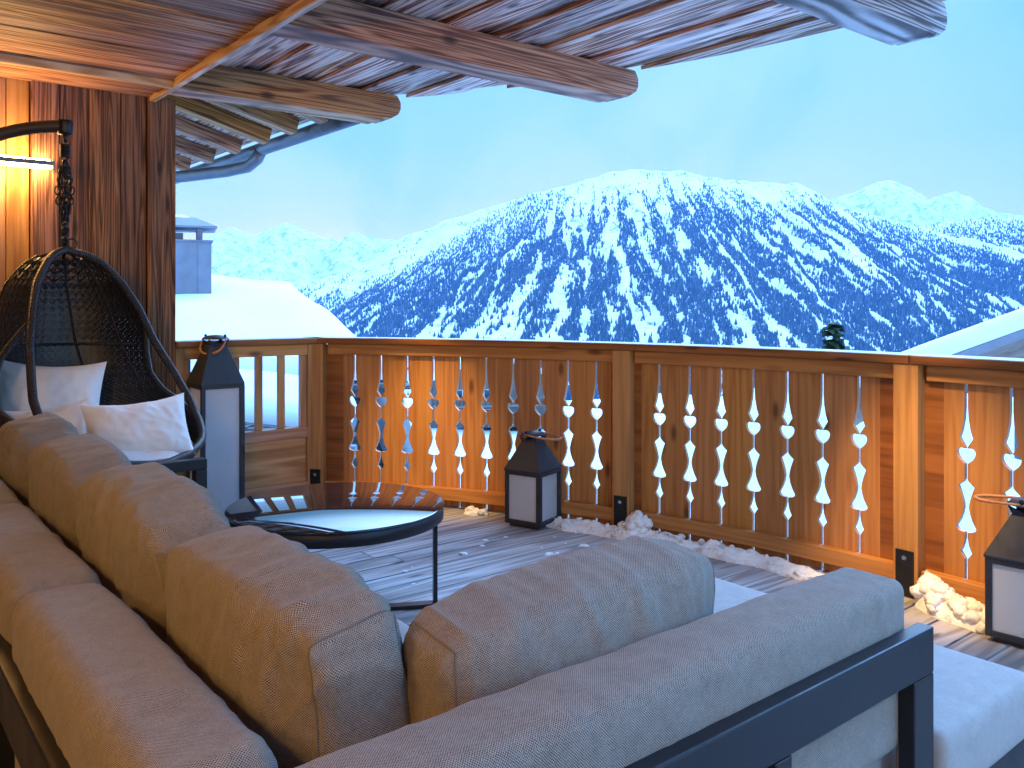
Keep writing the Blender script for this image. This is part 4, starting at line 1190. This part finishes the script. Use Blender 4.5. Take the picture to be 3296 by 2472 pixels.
# ------------------------------------------------------------------ ground, mountain, forest
xs = np.concatenate([np.linspace(-400, -40, 24), np.linspace(-36, 60, 64), np.linspace(70, 700, 30)])
ys = np.concatenate([np.linspace(-40, 10, 12), np.linspace(12, 80, 50), np.linspace(90, 1500, 30), np.linspace(1600, 2400, 6)])
XX, YY = np.meshgrid(xs, ys)
XX = XX*(1+np.clip((YY-60)/220, 0, 20))
ZZ = -4.6 - np.clip(YY-14, 0, 110)*.055 - np.clip(YY-124, 0, 1e9)*.26 + np.clip(YY-700, 0, 1e9)*.14 + fbm(XX/14, YY/14, 5)*2.2 - 1.1
ZZ = np.maximum(ZZ, -330)
ZZ = ZZ + 4.7*np.exp(-((XX-7.2)/2.6)**2-((YY-11.2)/2.2)**2) + 4.6*np.exp(-((XX-11.5)/6.5)**2-((YY-30)/6.)**2)
V = np.stack([XX, YY, ZZ], -1).reshape(-1, 3); nr, nc = XX.shape
idx = np.arange(nr*nc).reshape(nr, nc)
F = np.stack([idx[:-1,:-1], idx[:-1,1:], idx[1:,1:], idx[1:,:-1]], -1).reshape(-1, 4)
g = fast_mesh('snow_ground', V, F, [M['snow']]); g['kind'] = 'structure'

def ridge_mesh(name, prof, D0, D1, zfoot, mat, seed, nx=420, nt=110, amp=45, shape=.9, crag=14):
    """prof: ridge line as (px, py) of the photo; surface falls from depth D0 to D1"""
    px = np.linspace(prof[0][0], prof[-1][0], nx)
    py = np.interp(px, [p[0] for p in prof], [p[1] for p in prof])
    py = py + (fbm(px/55., px*0+seed, seed+1, 4)-.5)*crag
    X = (px-1648)*D0/2757; zr = 1.3+(972-py)*D0/2757
    t = np.concatenate([[-.12, -.05], np.linspace(0, 1, nt)**1.15])
    XX, TT = np.meshgrid(X, t); ZR = np.meshgrid(zr, t)[0]
    Yv = D0-(D0-D1)*TT
    Tc = np.clip(TT, 0, 1)
    Zv = zfoot+(ZR-zfoot)*(1-Tc**shape) + np.where(TT < 0, TT*(ZR-zfoot)*.9, 0)
    Xp = X.mean(); wst = Tc*260
    a = (XX-Xp)/(1+.7*Tc)
    gul = (1-np.abs(2*fbm(a/150+.3*fbm(XX/300, TT*4, seed+9), TT*1.3+seed, seed, 4)-1)*1.6)
    Zv = Zv + amp*(gul-.6)*np.clip(Tc*5, .12, 1)*np.clip((1-Tc)*6, 0, 1)
    Zv = Zv + (fbm(XX/45, TT*22, seed+3, 3)-.5)*amp*.5*np.clip(Tc*6, .25, 1)
    V = np.stack([XX, Yv, Zv], -1).reshape(-1, 3); nr, nc = XX.shape; idx = np.arange(nr*nc).reshape(nr, nc)
    F = np.stack([idx[:-1,1:], idx[:-1,:-1], idx[1:,:-1], idx[1:,1:]], -1).reshape(-1, 4)
    o = fast_mesh(name, V, F, [mat]); o['kind'] = 'structure'
    return X, t, Yv, Zv
v2f = lambda pts: [(x*1.49, y*1.49) for x, y in pts]
main = v2f([(560,760),(640,700),(745,652),(790,622),(830,600),(900,562),(960,525),(1030,482),(1090,447),(1150,417),(1200,408),(1260,392),(1300,374),(1400,367),(1500,374),(1560,389),(1640,394),(1720,393),(1760,414),(1800,441),(1860,456),(1930,476),(1985,489),(2060,480),(2130,470),(2212,472),(2330,452),(2600,440),(2900,470)])
MX, MT, MY, MZ = ridge_mesh('mountain', main, 4000., 2100., -330., M['mount'], 11, 520, 130, 62, .82)
def trees_on(X, t, Yv, Zv, n, seed, dens, hgt=(11, 19)):
    rg = np.random.default_rng(seed)
    fx = rg.random(n)*(len(X)-1.001); ft = rg.random(n)**.8
    T = ft; ti = np.interp(T, t, np.arange(len(t))); i0 = ti.astype(int); j0 = fx.astype(int); i0 = np.minimum(i0, len(t)-2)
    fi = ti-i0; fj = fx-j0
    def S(A): return (A[i0,j0]*(1-fi)+A[i0+1,j0]*fi)*(1-fj)+(A[i0,j0+1]*(1-fi)+A[i0+1,j0+1]*fi)*fj
    x = np.interp(fx, np.arange(len(X)), X); y = S(Yv); z = S(Zv)
    k = dens(x, T, rg.random(n)); x, y, z, T = x[k], y[k], z[k], T[k]; m = len(x)
    h = rg.uniform(hgt[0], hgt[1], m)*(.65+.5*np.clip(T*3, 0, 1)); r = h*rg.uniform(.20, .30, m); ph = rg.random(m)*6.28
    V = np.zeros((m, 5, 3)); V[:, 0] = np.stack([x, y, z+h], -1)
    for q in range(4):
        a = ph+q*PI/2; V[:, 1+q] = np.stack([x+r*np.cos(a), y+r*np.sin(a), z-1.5], -1)
    base = np.arange(m)[:, None]*5
    F = np.concatenate([base+np.array([[0, 1+q, 1+(q+1) % 4]]) for q in range(4)], 0)
    return V.reshape(-1, 3), F
XPK = (1400*1.49-1648)*4000/2757
def dens_main(x, T, r):
    a = (x-XPK)/(1+.55*T)+ (fbm(x/210, T*3, 77, 2)-.5)*150*T; xv = (x*2757/4000+1648)/1.49
    st = .6*fbm(a/30+.9*fbm(x/160, T*5, 3), T*1.5, 21, 3)+.4*fbm(a/13+1.2*fbm(x/90, T*7, 4), T*2.2, 25, 2)              # narrow avalanche tracks
    wide = fbm(a/190, T*2.2+.4*fbm(x/300, T*3, 8), 31, 3)
    sp = fbm(a/17, T*20, 41, 3)
    p = .60 + 2.3*(st-.5) + 1.5*(wide-.5) + 1.7*(sp-.5)
    top = np.clip((xv-1270)/60, 0, 1)*np.clip((1790-xv)/60, 0, 1)
    p = p - top*np.clip(1-T/.13, 0, 1)*.75                          # bare summit
    p = p + np.clip((1250-xv)/200, 0, 1)*np.clip(1-T/.38, 0, 1)*.5  # dense left shoulder
    p = p + np.clip((xv-1790)/60, 0, 1)*np.clip(1-T/.10, 0, 1)*.45
    p = p + np.clip((xv-1480)/150, 0, 1)*np.clip((1850-xv)/150, 0, 1)*np.clip((T-.42)/.15, 0, 1)*.40
    return r < np.clip((p-.36)*3.4, .015, .97)
V, F = trees_on(MX, MT, MY, MZ, 200000, 5, dens_main)
fo = fast_mesh('forest', V, F, [M['forest']], smooth=False); tag(fo, 'dark conifer forest streaked by avalanche tracks on the snowy mountain', 'forest', None, 'stuff')
mid = v2f([(300,700),(520,650),(640,618),(700,600),(745,588),(830,546),(880,508),(960,481),(1040,452),(1090,438),(1150,416),(1240,396),(1330,420)])
X2, T2, Y2, Z2 = ridge_mesh('mountain_spur', mid, 5200., 3900., -250., M['mount'], 51, 200, 60, 50, .9)
def dens_mid(x, T, r):
    xv = (x*2757/5200+1648)/1.49
    st = fbm(x/60, T*4, 61, 3)
    p = -.05+.9*(st-.45)+np.clip((T-.30)/.12, 0, 1)*.75+np.clip((730-xv)/50, 0, 1)*.5
    return r < np.clip(p, 0, .95)
V, F = trees_on(X2, T2, Y2, Z2, 26000, 6, dens_mid, (12, 20))
fo = fast_mesh('forest', V, F, [M['forest']], smooth=False); tag(fo, 'dark forest band low on the spur left of the main mountain', 'forest', None, 'stuff')
left = v2f([(-300,560),(200,540),(420,520),(470,505),(500,492),(545,508),(585,494),(622,482),(660,500),(700,512),(735,520),(772,500),(800,512),(850,520),(1000,560)])
ridge_mesh('far_mountains', left, 7600., 5600., -100., M['farmount'], 71, 220, 60, 150, 1.0)
rightp = v2f([(1600,480),(1740,452),(1800,432),(1850,412),(1925,390),(1965,404),(2005,432),(2030,424),(2062,411),(2095,424),(2120,446),(2160,462),(2300,480),(2500,500)])
ridge_mesh('far_mountains', rightp, 8200., 6300., -100., M['farmount'], 81, 220, 60, 130, 1.0)

# ------------------------------------------------------------------ haze
mb = MB(); mb.box((0, 4200, 230), (Vector((1,0,0)), Vector((0,1,0)), Z3), (11000, 9000, 1260))
hz, nt, b = newmat('haze_volume')
nt.nodes.remove(b)
pv = nd(nt, 'ShaderNodeVolumePrincipled', Density=8.2e-5, Anisotropy=0.); pv.inputs['Color'].default_value = (.14,.41,1.0,1)
nt.links.new(pv.outputs[0], nt.nodes['Material Output'].inputs['Volume'])
hazeb = mb.build('haze', hz); tag(hazeb, 'pale blue winter haze over the valley', 'haze', None, 'stuff')

# ------------------------------------------------------------------ light
wd = bpy.data.worlds.new('World'); SC.world = wd; wd.use_nodes = True
nt = wd.node_tree; bg = nt.nodes['Background']
sky = nt.nodes.new('ShaderNodeTexSky'); sky.sky_type = 'NISHITA'; sky.sun_disc = False
sky.sun_elevation = R(36); sky.sun_rotation = R(30); sky.altitude = 1850; sky.dust_density = 2.
tc = nt.nodes.new('ShaderNodeTexCoord'); sp = nd(nt, 'ShaderNodeSeparateXYZ', Vector=tc.outputs['Generated'])
el = math_(nt, 'ARCSINE', sp.outputs[2])
cl = ramp(nt, mapr(nt, el, R(-4), R(70), 0, 1), [(0, (2.1,1.75,1.45)), (.075, (2.0,1.7,1.45)), (.115, (1.25,1.32,1.3)), (.15, (.80,1.09,1.23)), (.19, (.60,.99,1.22)), (.27, (.46,.92,1.22)), (.34, (.46,.95,1.35)), (.50, (1.0,1.75,2.8)), (1, (1.05,1.9,3.2))])
n1 = nd(nt, 'ShaderNodeTexNoise', Vector=tc.outputs['Generated'], Scale=3.2, Detail=6., Roughness=.55, Distortion=.6)
clc = mix_(nt, mapr(nt, n1.outputs[0], .35, .68, 0, .55), cl, mix_(nt, 1., cl, (1.35,1.12,1.0), 'MULTIPLY'))
clc = mix_(nt, mapr(nt, n1.outputs[0], .50, .30, 0, .8), clc, mix_(nt, 1., cl, (.58,.85,1.0), 'MULTIPLY'))
clc = mix_(nt, mapr(nt, sp.outputs[0], .22, .58, 0, .75), clc, mix_(nt, 1., clc, (.45,.74,1.0), 'MULTIPLY'))
clc = mix_(nt, mapr(nt, sp.outputs[0], .05, -.35, 0, .35), clc, mix_(nt, 1., clc, (.70,.92,1.0), 'MULTIPLY'))
clc = mix_(nt, mapr(nt, sp.outputs[1], .05, -.45, 0, 1), clc, mix_(nt, 1., clc, (1.6,1.9,2.2), 'MULTIPLY'))
# added bright sky patch, out of view above, to lift light on the terrace
dt = nd(nt, 'ShaderNodeVectorMath', operation='DOT_PRODUCT'); nt.links.new(tc.outputs['Generated'], dt.inputs[0])
dt.inputs[1].default_value = (math.sin(R(30))*math.cos(R(36)), math.cos(R(30))*math.cos(R(36)), math.sin(R(36)))
gl = math_(nt, 'MULTIPLY', mapr(nt, dt.outputs['Value'], math.cos(R(46)), math.cos(R(10)), 0, 1), mapr(nt, el, R(18.5), R(26), 0, 1))
clc = mix_(nt, gl, clc, mix_(nt, 1., clc, (6.2, 6.3, 7.2), 'MULTIPLY'))
skm = mix_(nt, 1., sky.outputs[0], (.08,.09,.10), 'MULTIPLY')
tot = mix_(nt, .90, skm, clc)
tot10 = mix_(nt, 1., tot, (10., 10., 10.), 'MULTIPLY')
nt.links.new(tot10, bg.inputs[0]); bg.inputs[1].default_value = .1
sun = bpy.data.lights.new('sun', 'SUN'); sun.energy = .7; sun.angle = R(30); sun.color = (.70,.88,1.)
so = bpy.data.objects.new('sun', sun); COL.objects.link(so)
sd = Vector((math.sin(R(30))*math.cos(R(36)), math.cos(R(30))*math.cos(R(36)), math.sin(R(36))))
so.rotation_euler = (-sd).to_track_quat('-Z', 'Y').to_euler()
WARM = (1., .62, .23)
def spot(loc, tgt, e, ang, blend, name, rad=.03):
    l = bpy.data.lights.new(name, 'SPOT'); l.energy = e; l.spot_size = R(ang); l.spot_blend = blend; l.color = WARM; l.shadow_soft_size = rad
    o = bpy.data.objects.new(name, l); COL.objects.link(o); o.location = loc
    o.rotation_euler = (Vector(tgt)-Vector(loc)).to_track_quat('-Z', 'Y').to_euler(); return o
# downlights under the eave whose warm pools lie on the railing and the post
pA = arc(18.5, 3.75, 2.47); spot(pA, arc(19.3, 5.03, .20), 430, 29, 1., 'downlight', .06)
pC = arc(54.5, 3.75, 2.47); spot(pC, arc(53.0, 5.0, .18), 560, 29, 1., 'downlight', .06)
# second linear wall lamp of the terrace, on the house wall to the left of the picture
al = bpy.data.lights.new('wall_lamp_light', 'AREA'); al.shape = 'RECTANGLE'; al.size = .6; al.size_y = .08; al.energy = 20; al.color = (1., .55, .17)
ao = bpy.data.objects.new('wall_lamp_light', al); COL.objects.link(ao); ao.location = W(-1.2, 1.2, 2.25)
ao.rotation_euler = (W(.7, 1.9, .5)-ao.location).to_track_quat('-Z', 'Y').to_euler()

spot(W(-1.25, -.4, 1.75), W(2.3, 3.6, 2.62), 230, 62, 1., 'uplight', .12)  # added warm spot without a fixture, brightens the beam sides
a2 = bpy.data.lights.new('wall_lamp_glow', 'AREA'); a2.shape = 'RECTANGLE'; a2.size = .6; a2.size_y = .08; a2.energy = 26; a2.color = (1., .55, .21)  # added warm fill from behind the camera, no lamp stands there
o2 = bpy.data.objects.new('wall_lamp_glow', a2); COL.objects.link(o2); o2.location = W(-1.2, -.4, 1.9)
o2.rotation_euler = (W(2.2, 3.6, 1.9)-o2.location).to_track_quat('-Z', 'Y').to_euler()

# ------------------------------------------------------------------ camera and view
cam = bpy.data.cameras.new('camera'); co = bpy.data.objects.new('camera', cam); COL.objects.link(co); SC.camera = co
co.location = (0, 0, 1.3); co.rotation_euler = (R(90), 0, 0)
cam.sensor_width = 36; cam.lens = 36*2757/3296
cam.shift_y = -(1236-972)/3296
cam.clip_start = .05; cam.clip_end = 20000
SC.view_settings.view_transform = 'Standard'; SC.view_settings.look = 'None'; SC.view_settings.exposure = 0; SC.view_settings.gamma = 1
SC.cycles.use_denoising = True
SC.cycles.max_bounces = 8; SC.cycles.volume_bounces = 0
SC.cycles.sample_clamp_indirect = 6
SC.cycles.volume_step_rate = 4
